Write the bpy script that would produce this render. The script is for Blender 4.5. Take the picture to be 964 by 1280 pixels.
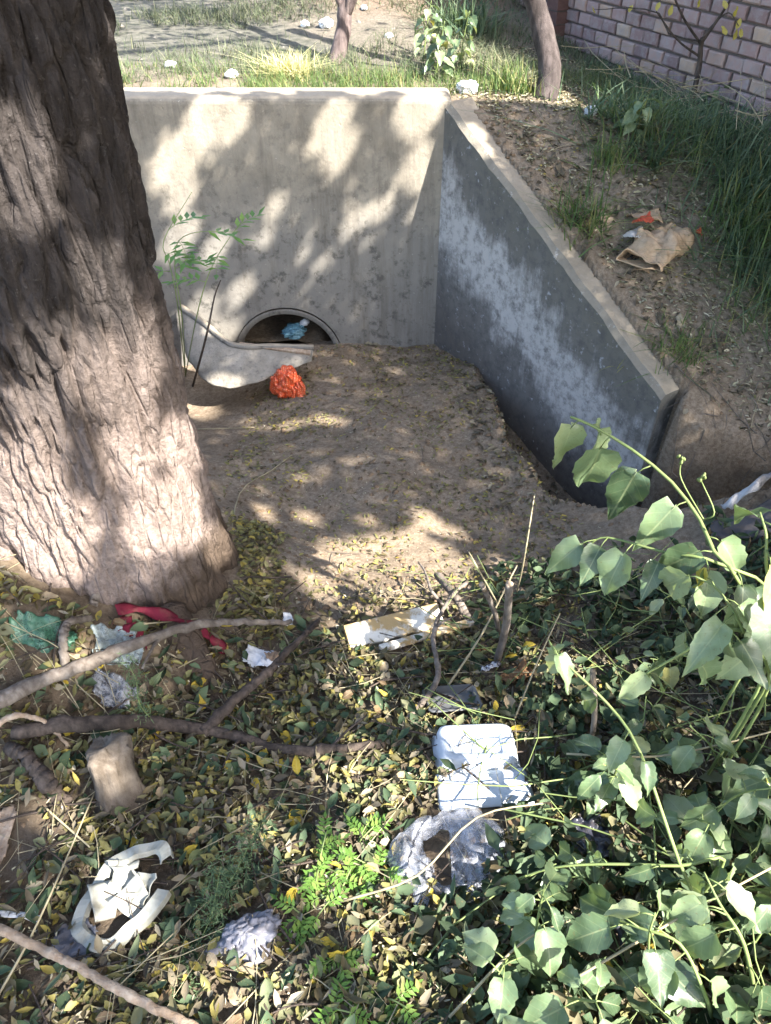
import bpy, bmesh, math, random
import numpy as np
from mathutils import Vector, Matrix, Quaternion
from mathutils.bvhtree import BVHTree

for o in list(bpy.data.objects):
    bpy.data.objects.remove(o)
SC = bpy.context.scene
COL = SC.collection
random.seed(7)
RNG = np.random.default_rng(11)
R = math.radians

# ------------------------------------------------------------------ camera, sky, sun, exposure
PITCH = R(42.0); FPX = 960.0; CAMZ = 1.6
cam_d = bpy.data.cameras.new('camera'); cam = bpy.data.objects.new('camera', cam_d); COL.objects.link(cam)
cam.location = (0, 0, CAMZ); cam.rotation_euler = (math.pi/2-PITCH, 0, 0)
cam_d.sensor_fit = 'VERTICAL'; cam_d.sensor_height = 24.0; cam_d.lens = 24.0*FPX/1280.0
cam_d.clip_start = 0.02; cam_d.clip_end = 400
SC.camera = cam
SUN = Vector((1.25, -1.0, 1.54)).normalized()          # towards the sun
w = bpy.data.worlds.new('World'); SC.world = w; w.use_nodes = True
nt = w.node_tree; nt.nodes.clear()
sky = nt.nodes.new('ShaderNodeTexSky'); sky.sky_type = 'NISHITA'; sky.sun_disc = False
sky.sun_elevation = math.asin(SUN.z); sky.sun_rotation = math.atan2(SUN.x, SUN.y)
sky.air_density = 1.0; sky.dust_density = 2.5; sky.ozone_density = 1.0
bg = nt.nodes.new('ShaderNodeBackground'); bg.inputs[1].default_value = 0.15
wo = nt.nodes.new('ShaderNodeOutputWorld')
nt.links.new(sky.outputs[0], bg.inputs[0]); nt.links.new(bg.outputs[0], wo.inputs[0])
sl = bpy.data.lights.new('sun', 'SUN'); sl.energy = 5.0; sl.angle = R(0.55); sl.color = (1.0, 0.95, 0.88)
so = bpy.data.objects.new('sun', sl); COL.objects.link(so); so.location = SUN*20
so.rotation_euler = (-SUN).to_track_quat('-Z', 'Y').to_euler()
SC.view_settings.view_transform = 'Standard'; SC.view_settings.look = 'None'
SC.view_settings.gamma = 1.0; SC.view_settings.use_curve_mapping = False
SC.view_settings.exposure = 2.3

# ------------------------------------------------------------------ helpers
def sstep(a, b, x):
    t = np.clip((x-a)/(b-a), 0, 1); return t*t*(3-2*t)

def _hash(i, j, k):
    n = (i*374761393 + j*668265263 + k*1274126177) & 0xffffffff
    n = ((n ^ (n >> 13))*1274126177) & 0xffffffff
    n = ((n ^ (n >> 16))*2246822519) & 0xffffffff
    return ((n ^ (n >> 15)) & 0xffffff)/float(0xffffff)

def vnoise(x, y, z):
    x, y, z = np.broadcast_arrays(np.asarray(x, float), np.asarray(y, float), np.asarray(z, float))
    xi, yi, zi = np.floor(x), np.floor(y), np.floor(z)
    fx, fy, fz = x-xi, y-yi, z-zi
    fx, fy, fz = (f*f*f*(f*(f*6-15)+10) for f in (fx, fy, fz))
    i, j, k = xi.astype(np.int64), yi.astype(np.int64), zi.astype(np.int64)
    r = 0
    for a in (0, 1):
        for b in (0, 1):
            for c in (0, 1):
                r = r + _hash(i+a, j+b, k+c)*(fx if a else 1-fx)*(fy if b else 1-fy)*(fz if c else 1-fz)
    return r

def fbm(x, y, z, o=4, g=0.5):
    s, a, t = 0, 1, 0
    for n in range(o):
        f = 2.03**n
        s = s + a*vnoise(np.asarray(x)*f+17*n, np.asarray(y)*f+5*n, np.asarray(z)*f); t += a; a *= g
    return s/t

def ray(u, v):
    a, b = (u-482)/FPX, (640-v)/FPX
    c, s = math.cos(PITCH), math.sin(PITCH)
    return Vector((a, c+b*s, -s+b*c))

def P(u, v, Z):
    return Vector((0, 0, CAMZ)) + ray(u, v)*Z

def mesh_np(name, V, F, smooth=True):
    """V (n,3), F (m,k) same-size polygons or list of lists"""
    me = bpy.data.meshes.new(name)
    V = np.asarray(V, np.float32)
    if isinstance(F, np.ndarray):
        m, k = F.shape
        me.vertices.add(len(V)); me.vertices.foreach_set('co', V.ravel())
        me.loops.add(m*k); me.loops.foreach_set('vertex_index', F.astype(np.int32).ravel())
        me.polygons.add(m); me.polygons.foreach_set('loop_start', np.arange(0, m*k, k, dtype=np.int32))
        me.update(calc_edges=True); me.validate()
    else:
        me.from_pydata([tuple(p) for p in V], [], F); me.update()
    me.polygons.foreach_set('use_smooth', [smooth]*len(me.polygons))
    return me

def link(name, me, mat=None, parent=None, loc=None):
    o = bpy.data.objects.new(name, me); COL.objects.link(o)
    if mat is not None and me is not None and not me.materials: me.materials.append(mat)
    if parent is not None: o.parent = parent
    if loc is not None: o.location = loc
    return o

def tag(o, label, cat, group=None):
    o['label'] = label; o['category'] = cat
    if group: o['group'] = group
    return o

def thing(name, label, cat, loc=(0, 0, 0), group=None):
    o = bpy.data.objects.new(name, None); COL.objects.link(o); o.location = loc; o.empty_display_size = .05
    return tag(o, label, cat, group)

class MB:
    def __init__(s): s.v = []; s.f = []
    def add(s, V, F):
        b = len(s.v); s.v += [tuple(p) for p in V]; s.f += [[b+i for i in f] for f in F]
    def tube(s, pts, r0, r1=None, n=6, wob=0, cap=True, rad=None):
        pts = [Vector(p) for p in pts]; m = len(pts); r1 = r0 if r1 is None else r1
        b = len(s.v); nrm = None
        for i, p in enumerate(pts):
            d = (pts[min(i+1, m-1)]-pts[max(i-1, 0)]).normalized()
            if nrm is None: nrm = d.orthogonal().normalized()
            nrm = (nrm-d*nrm.dot(d)).normalized(); bi = d.cross(nrm)
            r = rad[i] if rad else r0+(r1-r0)*i/(m-1)
            for k in range(n):
                a = 2*math.pi*k/n; rr = r*(1+wob*random.uniform(-1, 1))
                s.v.append(tuple(p+nrm*math.cos(a)*rr+bi*math.sin(a)*rr))
        for i in range(m-1):
            for k in range(n):
                k2 = (k+1) % n
                s.f.append([b+i*n+k, b+i*n+k2, b+(i+1)*n+k2, b+(i+1)*n+k])
        if cap:
            s.f.append([b+k for k in range(n)][::-1]); s.f.append([b+(m-1)*n+k for k in range(n)])
    def box(s, c, ax, ay, az):
        c, ax, ay, az = Vector(c), Vector(ax), Vector(ay), Vector(az)
        V = [c+ax*i+ay*j+az*k for k in (-1, 1) for j in (-1, 1) for i in (-1, 1)]
        s.add(V, [[0, 2, 3, 1], [4, 5, 7, 6], [0, 1, 5, 4], [2, 6, 7, 3], [0, 4, 6, 2], [1, 3, 7, 5]])
    def mesh(s, name, smooth=True):
        me = bpy.data.meshes.new(name); me.from_pydata(s.v, [], s.f); me.update()
        me.polygons.foreach_set('use_smooth', [smooth]*len(me.polygons)); return me
    def build(s, name, mat, parent=None, loc=None, smooth=True):
        if loc is not None:
            L = Vector(loc); s.v = [tuple(Vector(p)-L) for p in s.v]
        return link(name, s.mesh(name, smooth), mat, parent, loc)

def spline(pts, n=24):
    """Catmull-Rom through points"""
    pts = [Vector(p) for p in pts]; m = len(pts)
    if m == 2: return [pts[0].lerp(pts[1], i/n) for i in range(n+1)]
    out = []; q = [pts[0]*2-pts[1]]+pts+[pts[-1]*2-pts[-2]]
    per = max(2, n//(m-1))
    for i in range(1, m):
        a, b, c, d = q[i-1], q[i], q[i+1], q[i+2]
        for k in range(per):
            t = k/per
            out.append(.5*((2*b)+(c-a)*t+(2*a-5*b+4*c-d)*t*t+(3*b-a-3*c+d)*t**3))
    out.append(pts[-1]); return out

# ------------------------------------------------------------------ materials
class NT:
    def __init__(s, name):
        s.m = bpy.data.materials.new(name); s.m.use_nodes = True; s.t = s.m.node_tree; s.t.nodes.clear()
        s.out = s.n('ShaderNodeOutputMaterial')
    def n(s, typ, **kw):
        nd = s.t.nodes.new(typ)
        for k, v in kw.items(): setattr(nd, k, v)
        return nd
    def l(s, a, b): s.t.links.new(a, b)
    def inp(s, sock, v):
        if hasattr(v, 'is_output'): s.l(v, sock)
        else: sock.default_value = v if not isinstance(v, tuple) or len(v) != 3 or sock.type == 'VECTOR' else (*v, 1)
    def coord(s, scale=(1, 1, 1), kind='Object', rot=(0, 0, 0)):
        c = s.n('ShaderNodeTexCoord'); m = s.n('ShaderNodeMapping'); s.l(c.outputs[kind], m.inputs[0])
        m.inputs['Scale'].default_value = scale; m.inputs['Rotation'].default_value = rot; return m.outputs[0]
    def world(s, scale=(1, 1, 1)):
        c = s.n('ShaderNodeNewGeometry'); m = s.n('ShaderNodeMapping'); s.l(c.outputs['Position'], m.inputs[0])
        m.inputs['Scale'].default_value = scale; return m.outputs[0]
    def noise(s, vec, scale, detail=6, rough=.6, dist=0):
        a = s.n('ShaderNodeTexNoise'); s.l(vec, a.inputs['Vector']); a.inputs['Scale'].default_value = scale
        a.inputs['Detail'].default_value = detail; a.inputs['Roughness'].default_value = rough
        a.inputs['Distortion'].default_value = dist; return a.outputs['Fac']
    def voro(s, vec, scale, out='Distance', feat='F1', rnd=1.0):
        a = s.n('ShaderNodeTexVoronoi', feature=feat); s.l(vec, a.inputs['Vector']); a.inputs['Scale'].default_value = scale
        a.inputs['Randomness'].default_value = rnd; return a.outputs[out]
    def ramp(s, fac, stops, interp='LINEAR'):
        r = s.n('ShaderNodeValToRGB'); r.color_ramp.interpolation = interp
        while len(r.color_ramp.elements) < len(stops): r.color_ramp.elements.new(.5)
        for e, (p, c) in zip(r.color_ramp.elements, stops):
            e.position = p; e.color = (c, c, c, 1) if isinstance(c, (int, float)) else (*c, 1)
        s.l(fac, r.inputs[0]); return r.outputs[0]
    def math(s, op, a, b=0.0, clamp=False):
        m = s.n('ShaderNodeMath', operation=op); m.use_clamp = clamp
        s.inp(m.inputs[0], a); s.inp(m.inputs[1], b); return m.outputs[0]
    def mix(s, fac, a, b, blend='MIX'):
        m = s.n('ShaderNodeMix', data_type='RGBA', blend_type=blend)
        s.inp(m.inputs['Factor'], fac); s.inp(m.inputs[6], a); s.inp(m.inputs[7], b); return m.outputs[2]
    def bump(s, h, strength=.5, dist=.01, nrm=None):
        b = s.n('ShaderNodeBump'); b.inputs['Strength'].default_value = strength; b.inputs['Distance'].default_value = dist
        s.l(h, b.inputs['Height'])
        if nrm is not None: s.l(nrm, b.inputs['Normal'])
        return b.outputs[0]
    def pbsdf(s, col, rough=.9, nrm=None, spec=.2, **kw):
        b = s.n('ShaderNodeBsdfPrincipled'); s.inp(b.inputs['Base Color'], col); s.inp(b.inputs['Roughness'], rough)
        b.inputs['Specular IOR Level'].default_value = spec
        for k, v in kw.items(): s.inp(b.inputs[k], v)
        if nrm is not None: s.l(nrm, b.inputs['Normal'])
        return b.outputs[0]
    def done(s, sh): s.l(sh, s.out.inputs[0]); return s.m

def leaf_mat(name, stops, trans=.35, rough=.6, spec=.3, source='island'):
    t = NT(name)
    if source == 'island': f = t.n('ShaderNodeNewGeometry').outputs['Random Per Island']
    else: f = t.n('ShaderNodeObjectInfo').outputs['Random']
    c = t.ramp(f, stops)
    if source != 'island':
        sp = t.n('ShaderNodeSeparateXYZ'); t.l(t.coord(), sp.inputs[0]); ax = t.math('ABSOLUTE', sp.outputs[0])
        vein = t.math('SINE', t.math('MULTIPLY', t.math('SUBTRACT', sp.outputs[1], t.math('MULTIPLY', ax, .9)), 30.0))
        vm = t.math('MAXIMUM', t.ramp(vein, [(.93, 0.), (1., .16)]), t.ramp(ax, [(.006, .5), (.018, 0.)]))
        c = t.mix(vm, c, t.mix(.6, c, (.5, .55, .3)))
    nz = t.noise(t.world(), 40, 3)
    c = t.mix(t.ramp(nz, [(.35, 0.0), (.75, .45)]), c, t.mix(1.0, c, (.75, .7, .5), 'MULTIPLY'))
    c = t.mix(t.ramp(t.noise(t.world(), 150, 2), [(.62, 0.), (.72, .5)]), c, (.16, .11, .05))
    b = t.pbsdf(c, rough, t.bump(t.noise(t.world(), 160, 2), .25, .002), spec)
    tr = t.n('ShaderNodeBsdfTranslucent'); t.l(t.mix(1.0, c, (1.0, 1.0, .5), 'MULTIPLY'), tr.inputs[0])
    mx = t.n('ShaderNodeMixShader'); mx.inputs[0].default_value = trans
    t.l(b, mx.inputs[1]); t.l(tr.outputs[0], mx.inputs[2])
    return t.done(mx.outputs[0])

def wood_mat(name, c1, c2, scale=(60, 60, 12), rough=.85):
    t = NT(name); v = t.coord(scale)
    n1 = t.noise(v, 1.0, 5); n2 = t.noise(t.coord(), 9, 3)
    c = t.mix(t.ramp(n1, [(.35, 0.), (.7, 1.)]), c1, c2)
    c = t.mix(t.ramp(n2, [(.45, 0.), (.65, .6)]), c, tuple(x*.5 for x in c1))
    return t.done(t.pbsdf(c, rough, t.bump(t.math('ADD', n1, t.math('MULTIPLY', t.noise(t.coord(), 160, 4, .7), .8)), .9, .005)))

def plain_mat(name, c, rough=.6, spec=.3, var=.25, bump=.2, bscale=60, vscale=14, dirt=.35, dirtc=(.17, .12, .075)):
    t = NT(name); v = t.world()
    n = t.noise(v, vscale, 5); cc = t.mix(t.ramp(n, [(.3, 0.), (.7, 1.)]), tuple(x*(1-var) for x in c), c)
    cc = t.mix(t.ramp(t.noise(v, 33, 6), [(.5, 0.), (.72, dirt)]), cc, dirtc)
    return t.done(t.pbsdf(cc, rough, t.bump(t.noise(v, bscale, 4), bump, .003), spec))

def film_mat(name, c, alpha=.45, rough=.25, bscale=70, bump=.4):
    t = NT(name); n = t.noise(t.world(), bscale, 4, .6, 1.5)
    b = t.pbsdf(c, rough, t.bump(n, bump, .004), .6)
    tr = t.n('ShaderNodeBsdfTransparent'); mx = t.n('ShaderNodeMixShader')
    t.l(t.ramp(n, [(.3, alpha*.6), (.7, min(1, alpha*1.5))]), mx.inputs[0])
    t.l(tr.outputs[0], mx.inputs[1]); t.l(b, mx.inputs[2]); return t.done(mx.outputs[0])

def m_ground():
    t = NT('soil'); g = t.world()
    big = t.noise(g, 1.3, 5); mid = t.noise(g, 7, 7, .65); fine = t.noise(g, 60, 6, .7); vf = t.noise(g, 240, 3, .7)
    sep = t.n('ShaderNodeSeparateXYZ'); t.l(g, sep.inputs[0])
    c = t.mix(t.ramp(mid, [(.3, 0.), (.72, 1.)]), (.20, .155, .11), (.34, .27, .195))
    c = t.mix(t.ramp(fine, [(.38, .75), (.6, 0.)]), c, (.13, .093, .062))
    c = t.mix(t.ramp(vf, [(.6, 0.), (.74, .7)]), c, (.42, .34, .24))
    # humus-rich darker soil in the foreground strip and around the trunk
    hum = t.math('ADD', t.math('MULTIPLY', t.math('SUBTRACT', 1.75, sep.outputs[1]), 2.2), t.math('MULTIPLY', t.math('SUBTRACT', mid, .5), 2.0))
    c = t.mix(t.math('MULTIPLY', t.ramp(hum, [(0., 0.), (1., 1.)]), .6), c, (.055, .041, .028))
    # greyer trodden ground on the far bank, its colour darkened to paint in shade
    far = t.ramp(t.math('ADD', t.math('SUBTRACT', sep.outputs[1], 4.2), t.math('MULTIPLY', big, .6)), [(.0, 0.), (.9, 1.)])
    fc = t.mix(t.ramp(t.noise(g, 14, 7, .7), [(.35, 0.), (.68, 1.)]), (.075, .075, .058), (.15, .14, .115))
    c = t.mix(far, c, fc)
    rb = t.ramp(t.math('ADD', t.math('MULTIPLY', t.math('SUBTRACT', sep.outputs[0], t.math('MULTIPLY', t.math('SUBTRACT', 3.8, sep.outputs[1]), .68)), 1.0), t.math('MULTIPLY', t.math('SUBTRACT', mid, .5), .5)), [(.5, 0.), (.75, .75)])
    rb = t.math('MULTIPLY', rb, t.ramp(t.math('MULTIPLY', sep.outputs[1], .1), [(.23, 0.), (.27, 1.)]))
    c = t.mix(rb, c, t.mix(t.ramp(fine, [(.35, 0.), (.65, 1.)]), (.10, .085, .066), (.22, .19, .15)))
    vs = t.n('ShaderNodeVectorMath', operation='DISTANCE'); t.l(g, vs.inputs[0]); vs.inputs[1].default_value = (.2, 6.4, .8)
    c = t.mix(t.ramp(t.math('ADD', vs.outputs['Value'], t.math('MULTIPLY', t.math('SUBTRACT', mid, .5), .8)), [(.45, .85), (.9, 0.)]), c, t.mix(fine, (.12, .08, .055), (.24, .165, .115)))
    vd = t.voro(g, 26)
    h = t.math('ADD', t.math('MULTIPLY', mid, .7), t.math('ADD', t.math('MULTIPLY', fine, .45), t.math('MULTIPLY', vf, .2)))
    h = t.math('ADD', h, t.math('MULTIPLY', t.ramp(vd, [(.0, 1.), (.4, 0.)]), .12))
    return t.done(t.pbsdf(c, .95, t.bump(h, .7, .016), .1))

def m_concrete(wing=False):
    t = NT('wing_concrete' if wing else 'concrete'); g = t.world(); sep = t.n('ShaderNodeSeparateXYZ'); t.l(g, sep.inputs[0])
    mid = t.noise(g, 5, 8, .65); fine = t.noise(g, 45, 6, .7); sp = t.noise(g, 18, 7, .75); vt = t.noise(t.world((9, 9, .9)), 1.6, 6, .7)
    if not wing:
        c = t.mix(t.ramp(mid, [(.3, 0.), (.7, 1.)]), (.21, .185, .145), (.365, .325, .26))
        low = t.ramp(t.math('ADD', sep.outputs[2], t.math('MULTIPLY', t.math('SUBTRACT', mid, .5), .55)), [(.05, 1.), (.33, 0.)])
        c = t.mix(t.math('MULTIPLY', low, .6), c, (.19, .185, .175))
        c = t.mix(t.math('MULTIPLY', t.ramp(sp, [(.52, 0.), (.64, 1.)]), t.math('ADD', .32, t.math('MULTIPLY', low, .5))), c, (.085, .08, .07))
        c = t.mix(t.ramp(vt, [(.48, 0.), (.7, .65)]), c, (.13, .115, .095))
        c = t.mix(t.ramp(t.noise(g, 75, 3), [(.66, 0.), (.74, .7)]), c, (.5, .47, .41))
    else:
        # lime bloom band running down-slope with the wall top, dark weathering above it
        hgt = t.math('SUBTRACT', sep.outputs[2], t.math('MULTIPLY', t.math('SUBTRACT', sep.outputs[1], 3.8), .62))   # wall top = .66
        hh = t.math('ADD', hgt, t.math('MULTIPLY', t.math('SUBTRACT', mid, .5), .5))
        hh = t.math('ADD', hh, t.math('MULTIPLY', t.math('SUBTRACT', vt, .5), .35))
        hh = t.math('ADD', t.math('MULTIPLY', hh, .9), .36)
        c = t.ramp(hh, [(0, (.14, .125, .11)), (.32, (.19, .18, .165)), (.44, (.5, .48, .45)), (.64, (.47, .45, .42)), (.76, (.17, .16, .14)), (.97, (.15, .14, .115))])
        c = t.mix(t.ramp(sp, [(.46, 0.), (.66, .8)]), c, (.10, .097, .09))
        c = t.mix(t.ramp(t.noise(g, 30, 5, .7), [(.6, 0.), (.7, .8)]), c, (.42, .42, .42))
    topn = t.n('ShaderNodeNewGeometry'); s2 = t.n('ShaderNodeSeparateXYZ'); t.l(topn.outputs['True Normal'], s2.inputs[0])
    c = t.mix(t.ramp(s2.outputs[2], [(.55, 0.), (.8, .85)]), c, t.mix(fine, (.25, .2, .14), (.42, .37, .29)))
    pit = t.ramp(t.voro(g, 17, 'Distance'), [(.0, 0.), (.085, 1.)])
    pitm = t.ramp(t.noise(g, 6, 2), [(.5, 1.), (.6, 0.)])
    h = t.math('ADD', t.math('MULTIPLY', mid, .5), t.math('MULTIPLY', fine, .35))
    h = t.math('ADD', h, t.math('MULTIPLY', t.math('MAXIMUM', pit, pitm), .35))
    return t.done(t.pbsdf(c, .9, t.bump(h, .75, .014), .15))

def m_bark():
    t = NT('bark'); g = t.world(); sep = t.n('ShaderNodeSeparateXYZ'); t.l(g, sep.inputs[0])
    st = t.noise(t.world((30, 30, 5)), 1., 6, .7); fine = t.noise(g, 90, 5, .7); mid = t.noise(g, 6, 5)
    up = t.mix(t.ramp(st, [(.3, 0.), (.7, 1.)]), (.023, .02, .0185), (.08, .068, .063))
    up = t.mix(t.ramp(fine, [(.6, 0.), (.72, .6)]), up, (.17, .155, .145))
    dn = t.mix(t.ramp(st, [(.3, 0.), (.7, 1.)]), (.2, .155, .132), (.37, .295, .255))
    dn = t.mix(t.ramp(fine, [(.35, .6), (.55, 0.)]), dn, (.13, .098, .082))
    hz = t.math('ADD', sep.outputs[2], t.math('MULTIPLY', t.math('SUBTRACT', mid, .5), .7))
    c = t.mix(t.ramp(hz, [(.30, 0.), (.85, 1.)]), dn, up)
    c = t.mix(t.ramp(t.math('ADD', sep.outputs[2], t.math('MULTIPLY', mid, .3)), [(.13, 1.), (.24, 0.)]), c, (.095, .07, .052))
    crk = t.ramp(t.voro(t.world((26, 26, 7)), 1., 'Distance', 'DISTANCE_TO_EDGE'), [(.0, 0.), (.1, 1.)])
    h = t.math('ADD', t.math('MULTIPLY', st, .6), t.math('ADD', t.math('MULTIPLY', fine, .7), t.math('MULTIPLY', crk, .35)))
    return t.done(t.pbsdf(c, .92, t.bump(h, 1.0, .016), .12))

M = {}
M['soil'] = m_ground(); M['conc'] = m_concrete(); M['wing'] = m_concrete(True); M['bark'] = m_bark()
M['twig'] = wood_mat('grey_twig', (.12, .095, .075), (.25, .215, .18))
M['darktwig'] = wood_mat('dark_twig', (.045, .035, .028), (.13, .1, .08))
M['palewood'] = wood_mat('cut_pale_wood', (.3, .21, .14), (.5, .4, .3))
M['straw'] = plain_mat('dry_straw', (.42, .36, .22), .7, .3, .45, .1, dirt=.2)
M['vinestem'] = plain_mat('green_stem', (.2, .26, .09), .6, .3, .35, .1, dirt=.25)
M['leafgreen'] = leaf_mat('broad_leaf_green', [(0, (.06, .10, .05)), (.25, (.11, .17, .085)), (.6, (.19, .265, .14)), (.9, (.28, .35, .2)), (.97, (.33, .37, .2)), (1, (.42, .38, .08))], .3, .38, .6, 'object')
M['wilt'] = leaf_mat('wilted_leaf', [(0, (.035, .055, .03)), (.45, (.07, .11, .06)), (.8, (.11, .155, .09)), (.9, (.17, .17, .1)), (1, (.12, .085, .045))], .2, .7, .2)
M['litter'] = leaf_mat('yellowing_leaflet', [(0, (.07, .055, .032)), (.25, (.13, .11, .055)), (.45, (.17, .165, .07)), (.68, (.23, .22, .09)), (.86, (.38, .3, .07)), (.93, (.27, .27, .12)), (1, (.2, .15, .09))], .2, .65, .25)
M['litterobj'] = leaf_mat('fallen_leaf_colour', [(0, (.09, .06, .035)), (.2, (.22, .17, .06)), (.4, (.16, .19, .06)), (.62, (.3, .27, .08)), (.85, (.5, .36, .04)), (1, (.35, .25, .14))], .2, .6, .3, 'object')
M['brownlit'] = leaf_mat('dead_brown_leaf', [(0, (.055, .045, .032)), (.4, (.125, .105, .075)), (.8, (.22, .19, .135)), (1, (.33, .29, .21))], .1, .8, .15)
M['grass'] = leaf_mat('grass_blade', [(0, (.06, .11, .04)), (.4, (.1, .17, .055)), (.75, (.16, .22, .08)), (1, (.32, .29, .13))], .3, .6, .25)
M['drygrass'] = leaf_mat('dry_grass', [(0, (.07, .09, .055)), (.5, (.12, .145, .09)), (1, (.22, .225, .15))], .2, .8, .1)
M['darkweed'] = leaf_mat('weed_blade', [(0, (.045, .085, .05)), (.5, (.09, .145, .085)), (1, (.17, .22, .13))], .25, .6, .25)
M['neem'] = leaf_mat('seedling_leaflet', [(0, (.1, .2, .045)), (.6, (.16, .3, .06)), (1, (.26, .38, .09))], .4, .45, .4)
M['feather'] = leaf_mat('feathery_weed', [(0, (.08, .13, .07)), (1, (.15, .21, .11))], .2, .8, .1)
M['crown'] = leaf_mat('crown_leaf', [(0, (.035, .07, .025)), (1, (.08, .14, .05))], .12, .6, .2)
M['drybits'] = leaf_mat('dry_leaf_bits', [(0, (.05, .042, .03)), (.25, (.14, .125, .085)), (.5, (.28, .26, .16)), (.8, (.42, .39, .27)), (1, (.55, .5, .38))], .1, .8, .15)
M['clod'] = plain_mat('soil_clod', (.22, .155, .1), .95, .1, .5, .5, 90)

# ------------------------------------------------------------------ terrain heightfield
HW_Y = 3.8; HW_T = .19; HW_TOP = .68
CX, CZ, PR = -.54, -.645, .30           # pipe centre and radius
WC = Vector((.27, HW_Y, .66)); WE = Vector((1.10, 2.575, -.10))
ctrl = np.array([(0, .3, 0), (-.8, .3, 0), (.9, .3, .02), (-1.2, 1, .02), (0, .9, -.1), (.9, .9, -.08), (0, 1.5, -.27), (-.45, 1.45, -.2),
    (-.62, 1.14, -.12), (-.9, 1.22, .08), (-1.3, 1.3, .24), (-1.1, 1.26, .2), (-1.4, 1.8, .2), (-1.6, 2.4, .1), (.8, 1.6, -.28), (1.3, 1.95, -.12), (1.6, 1.6, -.08), (.15, 1.9, -.385),
    (0, 2.5, -.455), (.3, 2.5, -.48), (-.3, 3.3, -.56), (.2, 3.6, -.56), (-.35, 2.2, -.45), (-.9, 3.45, -.70), (-1.2, 3.0, -.6), (.5, 2.2, -.45),
    (2.5, .5, -.05), (-2.5, .5, .1), (0, -1.5, 0), (2.5, -1.5, 0), (-2.5, -1.5, 0), (-3, 2, .15), (.55, 1.9, -.38), (-.15, 2.9, -.5), (-.1, 3.7, -.565), (-.55, 3.7, -.585), (-.85, 3.7, -.68)])
def _k(d): return np.where(d > 1e-9, d*d*np.log(d+1e-12), 0)
_d = np.hypot(ctrl[:, None, 0]-ctrl[None, :, 0], ctrl[:, None, 1]-ctrl[None, :, 1])
_n = len(ctrl); _A = np.zeros((_n+3, _n+3)); _A[:_n, :_n] = _k(_d)+np.eye(_n)*.01
_A[:_n, _n] = 1; _A[:_n, _n+1:] = ctrl[:, :2]; _A[_n:, :_n] = _A[:_n, _n:].T
_w = np.linalg.solve(_A, np.concatenate([ctrl[:, 2], np.zeros(3)]))
def Mz(x, y):
    xc, yc = np.clip(x, -3, 2.6), np.clip(y, -1.5, 3.9)
    z = _w[_n]+_w[_n+1]*xc+_w[_n+2]*yc
    for i in range(_n): z = z+_w[i]*_k(np.hypot(xc-ctrl[i, 0], yc-ctrl[i, 1]))
    return np.clip(z, -.75, .2)
def Uz(x, y):
    z = .625-.60*(3.8-np.clip(y, 2.2, 3.8))
    z = z-.2*sstep(.5, 1.9, x)*sstep(3.3, 4.3, y)
    z = z+.3*np.exp(-(((x-.15)/.75)**2+((y-6.4)/.6)**2))+.25*np.exp(-(((x-.9)/.6)**2+((y-7.6)/.6)**2))
    z = z+.35*sstep(7, 20, y)
    return z
def xR(y): return np.interp(y, [1.2, 1.6, 2.0, 2.2, 2.32, 2.40, 2.46, 2.52, 2.6, 3.8, 3.9], [2.2, 2.1, 1.98, 1.88, 1.62, 1.34, 1.18, 1.14, 1.18, .36, .30])
def height(x, y):
    m = Mz(x, y)
    gl = np.interp(y, [2.0, 2.15, 2.35, 2.6, 3.2, 3.6, 3.8], [.95, .85, .66, .57, .50, .42, .40])
    yl = np.interp(x, [.5, .56, .66, .85, 1.1, 1.35, 1.9], [2.8, 2.55, 2.33, 2.15, 2.04, 2.06, 2.0])
    wob = .10*(fbm(x*5, y*5, 3.3, 4)-.5)
    gm = sstep(0, .13, x-gl+wob)*sstep(0, .1, y-yl+wob)
    gz = np.interp(y, [2.0, 2.5, 3.0, 3.5, 3.8], [-1.02, -.98, -.84, -.66, -.58])
    lo = m*(1-gm)+np.minimum(gz, m)*gm
    ww = np.interp(y, [2.0, 2.35, 2.45, 2.52, 2.6], [.16, .2, .12, .04, .03])
    cl = np.where(y < 2.6, .18*(fbm(x*4, y*4, 9.1, 5)-.5), 0)
    up = sstep(-ww, ww, x-xR(y)+cl)*sstep(1.3, 1.8, y)
    xl = -1.35-.83*(3.8-y)/1.225-.09
    up = np.maximum(up, sstep(-.03, .03, xl-x)*sstep(2.5, 2.7, y))
    up = np.maximum(up, (y > HW_Y+.08).astype(float))
    z = lo*(1-up)+Uz(x, y)*up
    # clods and hollows
    near = sstep(7, 4.5, y)
    rough = .05*(fbm(x*3, y*3, 1.7, 4)-.5)+.030*(fbm(x*11, y*11, 4.2, 4)-.5)+.022*np.abs(fbm(x*23, y*23, 7.7, 3)-.5)
    rough = rough*(1-.45*up*(y > 2.6))
    edge = up*(1-up)*4
    rough = rough*(1+2.0*edge*(y < 2.6))
    z = z+rough*(.35+.65*near)
    # heaped soil round the trunk foot
    d = np.hypot(x+.83, y-1.67)
    return z+.05*np.exp(-((d-.36)/.12)**2)
gx = np.concatenate([-np.geomspace(60, 2.25, 30), np.arange(-2.2, 2.6, .017), np.geomspace(2.65, 60, 30)])
gy = np.concatenate([-np.geomspace(40, .25, 22), np.arange(-.2, 5.0, .017), np.arange(5.0, 9, .05), np.geomspace(9.1, 120, 34)])
GX, GY = np.meshgrid(gx, gy); GZ = height(GX, GY)
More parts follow.
